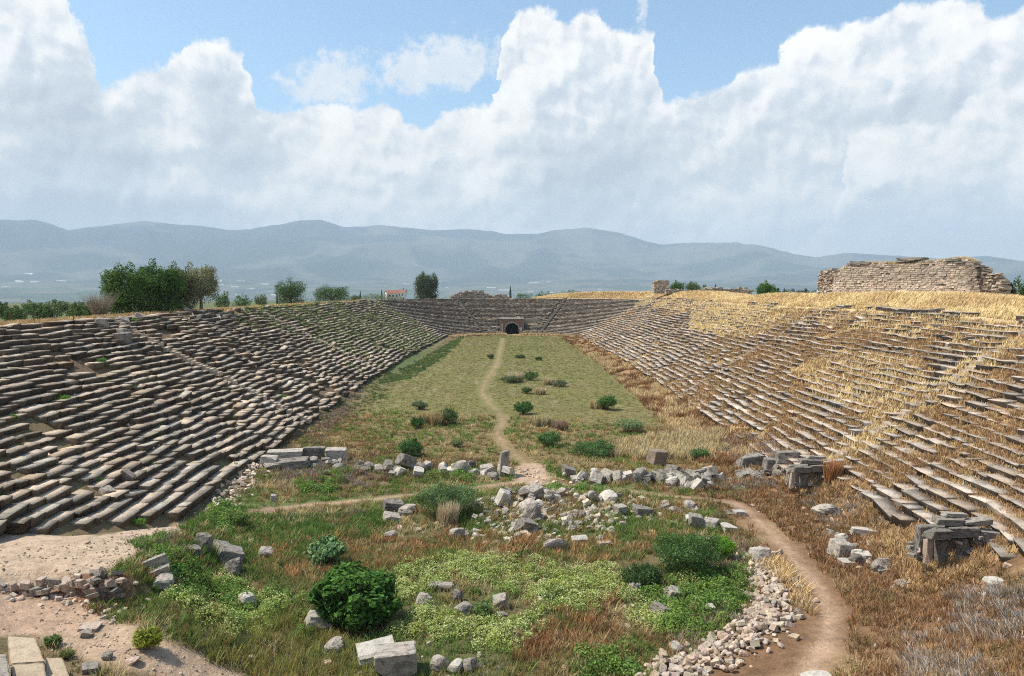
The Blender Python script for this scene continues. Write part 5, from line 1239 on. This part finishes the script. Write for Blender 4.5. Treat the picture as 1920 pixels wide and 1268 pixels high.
    mass('rubble', 'pale rubble strip curving along the footpath', [(1425, 1040), (1430, 1075), (1440, 1110), (1450, 1145), (1420, 1180), (1390, 1205), (1340, 1235), (1280, 1255), (1225, 1275)], .6, 760, .13, .38)
    mass('rubble_trail', 'stone chips spilling along the foot of the dark seats', [(490, 868), (470, 890), (450, 915), (425, 938), (405, 955)], .55, 170, .14, .38)
    mass('path_rubble', 'small stones half sunk in the worn gap of the cross wall', [(985, 880), (1000, 895), (1020, 905), (1060, 908)], .7, 40, .15, .35, pilez=.0)
    mass('niche_rubble', 'scattered pale chips on the brown slope beside the niches', [(1480, 950), (1560, 990), (1620, 1060), (1700, 1050), (1790, 1085), (1880, 1120)], 1.3, 90, .12, .34, pilez=.0)
    mass('scattered_chips', 'small pale stones scattered through the weeds of the sunken arena', [(300, 1120), (600, 1000), (900, 1000), (1200, 980), (1350, 1000), (1200, 1150), (900, 1180), (500, 1200)], 2.2, 170, .1, .34, pilez=.0)
    mass('seat_rubble', 'broken bits of stone lying on the dark stone seats', [(60, 930), (200, 880), (300, 820), (420, 760), (120, 780), (60, 700), (300, 680), (520, 690), (600, 640), (350, 620)], 2.0, 230, .15, .5, pilez=.0)
    mass('block_chips', 'broken chips lying among the fallen blocks', [(900, 950), (1000, 960), (1150, 950), (1000, 1000), (900, 990)], 1.5, 330, .14, .5, 'grey_chips', pilez=.0)
    mass('path_chips', 'chips of stone lying loose on the dusty paths', [(0, 1045), (100, 1040), (200, 1030), (330, 995), (100, 1170), (250, 1225), (380, 1262)], .9, 600, .04, .12, pilez=.0)
    mass('terrace_chips', 'reddish stones and chips strewn below the terrace wall', [(0, 1110), (60, 1115), (110, 1118), (160, 1130), (200, 1100), (190, 1160), (230, 1120)], .5, 110, .08, .26, pilez=.0)
M['grey_chips'] = material('grey_stone_chips', stone_build((.46, .42, .355), (.15, .135, .115), (.42, .36, .29), .6, 2.6, .03, True))
M['rubble_mass'] = material('pale_rubble', stone_build((.58, .50, .43), (.30, .24, .19), (.60, .42, .30), .4, 2.2, .03, True))
M['seat_plain'] = material('fallen_seat_stone', stone_build((.40, .345, .29), (.13, .11, .095), (.42, .30, .20), .6, 1.2, .05))

def moulded_blocks():
    def extr(name, prof, length, P, rot, label, mat='marble', cat='stone block'):
        n = len(prof); V = []; st = 9
        for i in range(st):
            x = (i / (st - 1) - .5) * length
            for q, h in prof: V.append((x + random.gauss(0, .006), q + random.gauss(0, .008), h + random.gauss(0, .008)))
        Fc = [(a * n + b, (a + 1) * n + b, (a + 1) * n + (b + 1) % n, a * n + (b + 1) % n) for a in range(st - 1) for b in range(n)] + [tuple(range(n)), tuple(range((st - 1) * n, st * n))[::-1]]
        o = newmesh(name, V, Fc, M[mat]); o.location = P; o.rotation_euler = rot; tag(o, label, cat); return o
    P = gp(284, 1080)
    extr('trough_block', [(-.35, 0), (-.37, .22), (-.30, .26), (-.28, .14), (.0, .10), (.20, .16), (.22, .50), (.36, .52), (.38, 0)], 1.25, (P.x, P.y + .2, P.z + .02), (.12, -.32, .35), 'grey trough-shaped moulded block on the terrace edge above the greenery', 'marble')
    P = gp(705, 1248)
    extr('cornice_block', [(-.42, 0), (-.45, .2), (-.38, .27), (-.40, .36), (-.30, .44), (.1, .50), (.40, .56), (.42, 0)], 1.35, (P.x, P.y + .3, P.z + .12), (.12, -.12, .32), 'cream moulded cornice block behind the large square block', 'marble_clean')
def steps():
    # cream stone treads of the near bend
    S = [((0, 60, 145, 70, -60), 0)]
    for lab, quad, z, mat in [('broad cream stone tread in the lower corner, uppermost of the steps', [(14, 1192), (66, 1196), (84, 1240), (20, 1245)], 2.62, 0), ('cream stone tread beside the weeds, lowest of the steps', [(86, 1232), (118, 1234), (142, 1300), (84, 1290)], 2.22, 0),
                              ('long cream stone tread running under the lower edge', [(20, 1247), (83, 1243), (92, 1320), (30, 1320)], 2.58, 0), ('grey stone tread in the very corner of the view', [(-60, 1228), (12, 1226), (30, 1320), (-60, 1320)], 2.95, 1)]:
        pts = []
        for px, py in quad:
            d = ray(px, py); t = (z - EYE) / d[2]; pts.append((d[0] * t, d[1] * t))
        cx = sum(p[0] for p in pts) / 4; cy = sum(p[1] for p in pts) / 4
        bm = bmesh.new(); lo = [bm.verts.new((p[0] - cx, p[1] - cy, -.9)) for p in pts]; hi = [bm.verts.new((p[0] - cx, p[1] - cy, 0)) for p in pts]
        bm.faces.new(hi); bm.faces.new(lo[::-1])
        for i in range(4): bm.faces.new((hi[i], lo[i], lo[(i + 1) % 4], hi[(i + 1) % 4]))
        bmesh.ops.recalc_face_normals(bm, faces=bm.faces[:]); bmesh.ops.bevel(bm, geom=bm.edges[:], offset=.03, segments=2, affect='EDGES')
        bmesh.ops.subdivide_edges(bm, edges=bm.edges[:], cuts=3, use_grid_fill=True)
        for v in bm.verts: v.co += Vector((random.gauss(0, .008), random.gauss(0, .008), random.gauss(0, .004)))
        me = bpy.data.meshes.new('stone_step'); bm.to_mesh(me); bm.free(); me.materials.append(M['marble'] if mat else M['step'])
        o = bpy.data.objects.new('stone_step', me); COL.objects.link(o); o.location = (cx, cy, z); tag(o, lab, 'stone step', 'steps of the near bend')
M['step'] = material('worn_cream_stone', stone_build((.50, .405, .29), (.28, .22, .165), (.48, .36, .24), .45, 1.4, .03))

def niche(px, py, w, h, label, s1):
    """a roofed stone niche of posts, lintels and cap stones in front of the bank"""
    P = gp(px, py); random.seed(s1); t = thing('stone_niche', label, 'niche', tuple(P))
    def b(nm, x, y, z, sx, sy, sz, mat='lichen', rot=(0, 0, 0), kd='block', k=None):
        o = put_stone(nm, None, None, (0, 0, 0), (sx, sy, sz), kd, mat, rot, None, k, 0, t); o.location = (x, y, z); return o
    g = lambda q=.08: random.gauss(0, q)
    b('post', -w * .47, -.25, h * .30, .30, .36, h * .66, 'rubble', (g(), .06, .1), k=0); b('post', -w * .24, .0, h * .26, .40, .42, h * .56, 'lichen', (g(), -.10, .5), k=2)
    b('post', w * .10, .15, h * .28, .34, .5, h * .62, 'lichen', (g(), .05, .2), k=4); b('post', w * .36, .2, h * .24, .7, .6, h * .52, 'marble', (g(), g(), .3), k=3)
    b('lintel', -w * .33, -.22, h * .70, w * .36, .62, h * .26, 'lichen', (.10, .10, .25), k=1); b('lintel', w * .06, .05, h * .72, w * .44, .62, h * .24, 'lichen', (.04, -.06, -.08), k=5); b('lintel', w * .42, .1, h * .64, w * .34, .55, h * .20, 'marble', (.06, .12, .2), k=6)
    b('cap_stone', -w * .10, .3, h * .93, w * .42, .6, h * .16, 'lichen', (.05, .04, .05), 'block', 2); b('cap_stone', w * .30, .3, h * .90, w * .44, .6, h * .15, 'marble', (.05, -.07, .2), 'block', 3)
    b('cap_stone', w * .02, .5, h * 1.05, w * .34, .45, h * .10, 'marble', (-.03, .05, .0), 'slab', 6)
    b('back_wall', 0, .95, h * .32, w * .95, .5, h * .8, 'lichen', (0, 0, 0), 'block', 5)
    for i in range(34):
        b('rubble_stone', random.choice((random.uniform(.18, .62), random.uniform(-.7, .7))) * w, random.uniform(-.25, .3), random.random() ** 1.4 * h * .7, random.uniform(.2, .5), random.uniform(.2, .35), random.uniform(.1, .22), random.choice(['marble', 'rubble', 'lichen']), (random.gauss(0, .15), random.gauss(0, .15), random.random() * 3), random.choice(('slab', 'block', 'boulder')))
def portal():
    """the vaulted passage at the far end"""
    t = thing('vaulted_passage', 'dark arched passage mouth in the middle of the curved far seating', 'passage', (0, 245.6, 0))
    # front wall with an arched hole, as a ring of quads between the arch and the outline
    W2, H, a, sp = 3.3, 4.75, 2.0, 1.7; n = 16; V = []; Fc = []
    arch = [(-a, 0)] + [(-a * math.cos(math.pi * k / n), sp + 1.9 * math.sin(math.pi * k / n)) for k in range(n + 1)] + [(a, 0)]
    def outp(x, z, k, m): 
        u = k / (m - 1)
        if u < .3: return (-W2, H * u / .3)
        if u > .7: return (W2, H * (1 - u) / .3)
        return (-W2 + 2 * W2 * (u - .3) / .4, H)
    m = len(arch)
    for k, (x, z) in enumerate(arch):
        ox, oz = outp(x, z, k, m)
        V += [(x, 0, z - .2 * (k in (0, m - 1))), (ox, 0, oz), (x, .9, z - .2 * (k in (0, m - 1))), (ox, .9, oz)]
    for k in range(m - 1):
        b, c = 4 * k, 4 * (k + 1); Fc += [(b, c, c + 1, b + 1), (b, b + 2, c + 2, c), (b + 1, c + 1, c + 3, b + 3)]
    newmesh('front_wall', V, Fc, M['brick_red'], t)
    V = []; Fc = []                                                     # barrel vault running back under the bank
    for j, y in enumerate((.3, 8, 20)):
        for x, z in arch: V.append((x * 1.02, y, z * 1.02 - .1))
    for j in range(2):
        for k in range(m - 1): Fc.append((j * m + k, j * m + k + 1, (j + 1) * m + k + 1, (j + 1) * m + k))
    b = len(V); V += [(-2.2, 0, .02), (2.2, 0, .02), (2.2, 20, .02), (-2.2, 20, .02)]; Fc.append((b, b + 1, b + 2, b + 3)); Fc.append(tuple(2 * m + k for k in range(m)))
    newmesh('vault', V, Fc, M['lichen'], t)
    def box(nm, x0, x1, y0, y1, z0, z1, mat):
        V = [(x + random.gauss(0, .02), y + random.gauss(0, .02), z + random.gauss(0, .02)) for x in (x0, x1) for y in (y0, y1) for z in (z0, z1)]
        newmesh(nm, V, [(0, 1, 3, 2), (4, 6, 7, 5), (0, 4, 5, 1), (2, 3, 7, 6), (0, 2, 6, 4), (1, 5, 7, 3)], M[mat], t)
    for k in range(13):                                                 # arch stones
        an = math.pi * (k + .5) / 13; x = -2.2 * math.cos(an); z = 1.7 + 2.1 * math.sin(an)
        o = put_stone('arch_stone', None, None, (0, 0, 0), (.46, .5, .5), 'block', 'marble', (0, an - math.pi / 2, 0), None, k % 7, 0, t); o.location = (x, -.05, z)
    box('jamb', -3.15, -2.75, -.5, .1, 0, 3.1, 'marble_clean'); box('sill', -2.6, -1.2, -.8, -.2, -.1, .25, 'marble_clean')
    box('jamb', 2.5, 2.95, -.4, .1, 0, 1.9, 'marble_clean'); box('jamb', 2.35, 3.05, -.45, .05, 1.2, 2.3, 'marble_clean')
    box('roof_slab', -3.6, 3.6, -.25, 6.6, 4.72, 5.0, 'marble'); box('side_wall', -3.6, -3.32, .1, 7.5, -.2, 4.7, 'masonry_plain'); box('side_wall', 3.32, 3.6, .1, 7.5, -.2, 4.7, 'masonry_plain')
    box('plain_wall', 3.65, 8.0, 4.0, 4.6, 2.9, 4.9, 'masonry_plain')
M['masonry_plain'] = material('ruin_masonry_plain', stone_build((.32, .26, .20), (.16, .13, .11), (.42, .30, .2), .45, 1.5, .06))

def jbox(V, Fc, C, c, ax, ay, sx, sy, sz, j, col):
    b = len(V)
    for x in (-.5, .5):
        for y in (-.5, .5):
            for z in (0, 1):
                p = np.array(c) + ax * (x * sx + random.gauss(0, j)) + ay * (y * sy + random.gauss(0, j * 1.6)); V.append((p[0], p[1], c[2] + z * sz + random.gauss(0, j))); C.append(col)
    Fc += [tuple(b + i for i in f) for f in ((0, 1, 3, 2), (4, 6, 7, 5), (0, 4, 5, 1), (2, 3, 7, 6), (0, 2, 6, 4), (1, 5, 7, 3))]
def ruined_wall():
    A = np.array([(1533 - 960) / F * 118, 118.]); B = np.array([(1877 - 960) / F * 93, 93.]); L = np.linalg.norm(B - A); u = (B - A) / L; n = np.array([-u[1], u[0]]); 
    if n[1] < 0: n = -n
    t = thing('ruined_wall', 'long ruined wall of coursed pinkish stone standing above the golden crest', 'ruined wall', (A[0], A[1], 12.6))
    u3 = np.array([u[0], u[1], 0]); n3 = np.array([n[0], n[1], 0])
    prof = [(1533, 520), (1536, 511), (1556, 508), (1566, 513), (1569, 511), (1580, 505), (1590, 499), (1600, 495), (1640, 494), (1680, 495), (1740, 492), (1770, 489), (1790, 486), (1806, 486), (1826, 491), (1838, 498), (1846, 508), (1849, 518), (1862, 515), (1872, 518), (1877, 532)]
    def pos(px):        # where the sight line through px meets the wall line
        k = (px - 960) / F; s = (k * A[1] - A[0]) / (u[0] - k * u[1]); return s
    ps = [pos(p[0]) for p in prof]; pz = [EYE + (545 - p[1]) / F * (A[1] + u[1] * s) for p, s in zip(prof, ps)]
    s1, s2, s3 = pos(1568), pos(1816), pos(1834)
    def section(name, sa, sb, thick, off, mat='masonry', seed=1, tone=1., jb=.016):
        V = []; Fc = []; C = []; z = 12.3; random.seed(seed)
        while z < 18.5:
            h = random.uniform(.22, .30); s = sa + random.uniform(-.15, 0)
            while s < sb:
                l = random.uniform(.3, .75); top = np.interp(s + l / 2, ps, pz) + random.gauss(0, .06)
                if z < top and not (random.random() < .015):
                    c = A + u * (s + l / 2) + n * (off + random.gauss(0, .022)); v = random.gauss(1, .17) * tone * (1.1 if z < 14.6 else .88); col = (v * random.uniform(.97, 1.08), v, v * random.uniform(.9, 1.02))
                    jbox(V, Fc, C, (c[0] - A[0], c[1] - A[1], z - 12.6), u3, n3, l - .035, thick, h - .035, jb, col)
                s += l
            z += h
        newmesh(name, V, Fc, M[mat], t, np.clip(np.array(C), .3, 1.6))
        # mortar core just behind the faces
        V = []; Fc = []; C = []; s = sa + .1
        while s < sb - .3:
            top = min(np.interp(s, ps, pz), np.interp(s + .5, ps, pz)) - .35; c = A + u * (s + .25) + n * off
            jbox(V, Fc, C, (c[0] - A[0], c[1] - A[1], -.3), u3, n3, .52, thick - .14, max(top - 12.3, .3), 0.001, (.42, .36, .3)); s += .5
        newmesh('mortar_core', V, Fc, M[mat], t, np.array(C))
    section('broken_stub', 0, s1 - .1, 1.5, .6, seed=3, jb=.06); section('main_face', s1, s2, 1.2, 0, seed=4); section('corner_pier', s2 + .05, s3, 1.3, -.18, seed=5, tone=.8, jb=.02); section('broken_end', s3 + .05, L, 1.6, .5, seed=6, jb=.09, tone=.9)
    for px, py, w, h in [(1617, 494, 46, 6), (1708, 486, 50, 7), (1700, 490, 40, 6), (1605, 496, 30, 5), (1790, 488, 30, 6), (1812, 492, 40, 5)]:
        s = pos(px); c = A + u * s; Yc = c[1]; z = EYE + (545 - py) / F * Yc; k = Yc / F
        o = put_stone('cap_slab', None, None, (0, 0, 0), (w * k * 1.1, 1.7, h * k * .8), 'slab', 'lichen', (random.gauss(0, .03), random.gauss(0, .03), math.atan2(u[1], u[0])), None, None, 0, t); o.location = (c[0] - A[0], c[1] - A[1], z - 12.6)
    # dry grass rooted on top
    s = RNG.uniform(s1 + 1, s3, 260); c = A[None] + u[None] * s[:, None]; z = np.interp(s, ps, pz); P = np.stack([c[:, 0] - A[0], c[:, 1] - A[1], z - 12.62], -1)
    V, Fc, C = blades(P, 8, .35, .05, .6, .3, vary((.5, .38, .18), len(P)), leanv=(.7, 0), base=.5); newmesh('wall_top_grass', V, Fc, M['dry'], t, C)
def masonry_pile(name, label, cat, X, Y, z, w, h, prof, thick=1.5, mat='masonry', rub=False, blocks=()):
    t = thing(name, label, cat, (X, Y, z)); V = []; Fc = []; C = []; zz = -.5; ax = np.array([1., 0, 0]); ay = np.array([0, 1., 0])
    while zz < h:
        hh = random.uniform(.22, .4); s = -w / 2
        while s < w / 2:
            l = random.uniform(.35, .9); top = h * np.interp((s + l / 2) / w + .5, [p[0] for p in prof], [p[1] for p in prof]) + random.gauss(0, .08)
            if zz < top:
                v = random.gauss(1, .2); jbox(V, Fc, C, (s + l / 2, random.gauss(0, .1), zz), ax, ay, l - .03, thick, hh - .02, .06 if rub else .03, (v * 1.03, v, v * .95))
            s += l
        zz += hh
    newmesh('masonry', V, Fc, M[mat], t, np.clip(np.array(C), .3, 1.6))
    for (bx, bz, bw, bh) in blocks:
        o = put_stone('cap_block', None, None, (0, 0, 0), (bw, 1.3, bh), 'block', 'marble', (0, 0, random.gauss(0, .1)), None, None, 0, t); o.location = (bx, -.2, bz)
    return t
def far_things():
    masonry_pile('ruined_mound', 'flat-topped mound of ruined masonry on the far crest above the curved seats', 'ruin', (886 - 960) / F * 268, 268, 11.0, 15.0, 2.1, [(0, 0.1), (.12, .55), (.3, .95), (.6, 1), (.8, .75), (1, .1)], 2.6, 'masonry_grey', True, [(-2.2, 2.2, 1.5, .7), (.6, 2.25, 2.1, .8), (2.9, 2.3, 1.9, .8), (-3.8, 1.9, 1.1, .6)])
    masonry_pile('fallen_masonry', 'low pile of pale fallen blocks beside the mound on the far crest', 'ruin', (938 - 960) / F * 268, 267, 11.0, 5.2, 1.3, [(0, .3), (.3, 1), (.5, .6), (.8, .9), (1, .2)], 1.6, 'masonry', True, [(-.3, 1.2, 1.4, .4)])
    masonry_pile('wall_stub', 'square stub of brown masonry standing alone on the golden crest', 'ruin', (1237 - 960) / F * 215, 215, 13.2, 3.7, 3.1, [(0, .75), (.3, .95), (.7, 1), (1, .93)], 3.0, 'masonry', False)
    masonry_pile('rubble_ridge', 'long low ridge of grey rubble on the golden crest past the stub of wall', 'ruin', (1358 - 960) / F * 200, 200, 13.2, 13.0, 1.15, [(0, .3), (.15, .8), (.4, .9), (.6, .5), (.9, .8), (1, .2)], 2.0, 'masonry_grey', True)
    masonry_pile('rubble_ridge', 'small broken wall of grey rubble between the stub and the long ridge', 'ruin', (1262 - 960) / F * 214, 212, 13.2, 5.0, .8, [(0, .6), (.5, .9), (1, .3)], 1.6, 'masonry_grey', True)
    # wire fence posts
    for i, (px, Y, h) in enumerate([(20, 71, .9), (47, 80, .7), (63, 73, 1.15), (90, 76, .8), (101, 74.5, 1.05), (137, 76.5, 1.0)]):
        X = (px - 960) / F * Y; z = float(terrain(X, Y)); v, f = tube([(0, 0, -.3), (.01, 0, h * .5), (0, .01, h + .3)], [.05, .045, .04], 6)
        o = newmesh('fence_post', [tuple(q) for q in v], f, M['rust']); o.location = (X, Y, z); tag(o, 'rusty iron fence post in the dry grass, %s from the edge of the view' % ordn(i), 'fence post', 'posts of the wire fence')
    # houses
    def house(px, Y, w, h, d, z, label, rot=.3, group=None, name='house', zoff=0.):
        X = (px - 960) / F * Y; t = thing(name, label, 'house', (X, Y, z), group, rot)
        V = [(x * w / 2, y * d / 2, k * h) for k in (0, 1) for x, y in ((-1, -1), (1, -1), (1, 1), (-1, 1))] + [(-w / 2, 0, h * 1.45), (w / 2, 0, h * 1.45)]
        newmesh('wall', V, [(0, 1, 5, 4), (1, 2, 6, 5), (2, 3, 7, 6), (3, 0, 4, 7), (4, 7, 8), (5, 9, 6)], M['plaster'], t)
        e = .35; V = [(-w / 2 - e, -d / 2 - e, h * .97), (w / 2 + e, -d / 2 - e, h * .97), (w / 2 + e, 0, h * 1.5), (-w / 2 - e, 0, h * 1.5), (w / 2 + e, d / 2 + e, h * .97), (-w / 2 - e, d / 2 + e, h * .97)]
        newmesh('roof', V, [(0, 1, 2, 3), (3, 2, 4, 5)], M['rooftile'], t)
        for k in (-1, 0, 1):
            x = k * w * .3; V = [(x - .5, -d / 2 - .03, h * .35), (x + .5, -d / 2 - .03, h * .35), (x + .5, -d / 2 - .03, h * .75), (x - .5, -d / 2 - .03, h * .75)]; newmesh('window', V, [(0, 1, 2, 3)], M['window'], t)
    house(735, 470, 7.0, 3.4, 7, EYE - 13 / F * 470 - .9, 'white house with a red tiled roof beyond the far crest between the trees', .35)
    house(752, 560, 7, 3.5, 6, EYE - 13 / F * 560, 'small red roofed house behind the larger one near the cypresses', -.2)
    # the pale town across the valley : tiny buildings
    base = None
    rr = random.Random(5)
    V = []; Fc = []
    w, h, d = 30, 9, 16
    V = [(x * w / 2, y * d / 2, k * h) for k in (0, 1) for x, y in ((-1, -1), (1, -1), (1, 1), (-1, 1))] + [(-w / 2, 0, h * 1.3), (w / 2, 0, h * 1.3)]
    Fc = [(0, 1, 5, 4), (1, 2, 6, 5), (2, 3, 7, 6), (3, 0, 4, 7), (4, 5, 9, 8), (8, 9, 6, 7), (4, 8, 7), (5, 6, 9)]
    me = bpy.data.meshes.new('distant_building'); me.from_pydata(V, [], Fc); me.update(); me.materials.append(M['plaster'])
    far_b = []
    dep = bpy.context.evaluated_depsgraph_get(); mt = bpy.data.objects['mountains']
    for i in range(46):
        px = rr.choice([rr.gauss(470, 60), rr.gauss(440, 40), rr.uniform(10, 160), rr.uniform(560, 1250), rr.gauss(1020, 60)]); Y = rr.uniform(5400, 7600); X = (px - 960) / F * Y
        hit, loc, nn, idx = mt.ray_cast((X, Y, 2000), (0, 0, -1))
        if not hit: continue
        o = bpy.data.objects.new('distant_building', me); COL.objects.link(o); o.location = (X, Y, loc.z - 1); o.rotation_euler = (0, 0, rr.gauss(0, .3)); o.scale = (rr.uniform(.6, 3.2), 1, rr.uniform(.7, 1.4))
        far_b.append((px, o))
    label_town(far_b)
def label_town(fb):
    fb.sort(key=lambda q: q[0]); zones = [(-1e9, 195, 'in the hazy valley, %s from the view edge before the trees'), (195, 545, 'in the hazy valley, %s past the clump of trees'), (545, 800, 'in the hazy valley, %s past the lone rounded tree'), (800, 1e9, 'in the hazy valley, %s past the olive tree')]
    for a, b, t in zones:
        for i, (px, o) in enumerate([q for q in fb if a <= q[0] < b]): tag(o, 'tiny whitish building ' + t % ordn(i), 'building', 'buildings of the hazy valley')
M['masonry_grey'] = material('grey_ruin_masonry', stone_build((.40, .36, .31), (.16, .14, .12), (.42, .34, .26), .55, 1.5, .06, True))
big_stones(); ledge(); heaps(); moulded_blocks(); steps()
niche(1532, 914, 3.6, 1.75, 'roofed dark stone niche where the cross wall meets the golden bank', 3)
niche(1795, 1052, 3.1, 1.85, 'roofed stone niche of heavy slabs beside the lowest pale seats, nearer the camera', 9)
portal(); ruined_wall(); far_things()
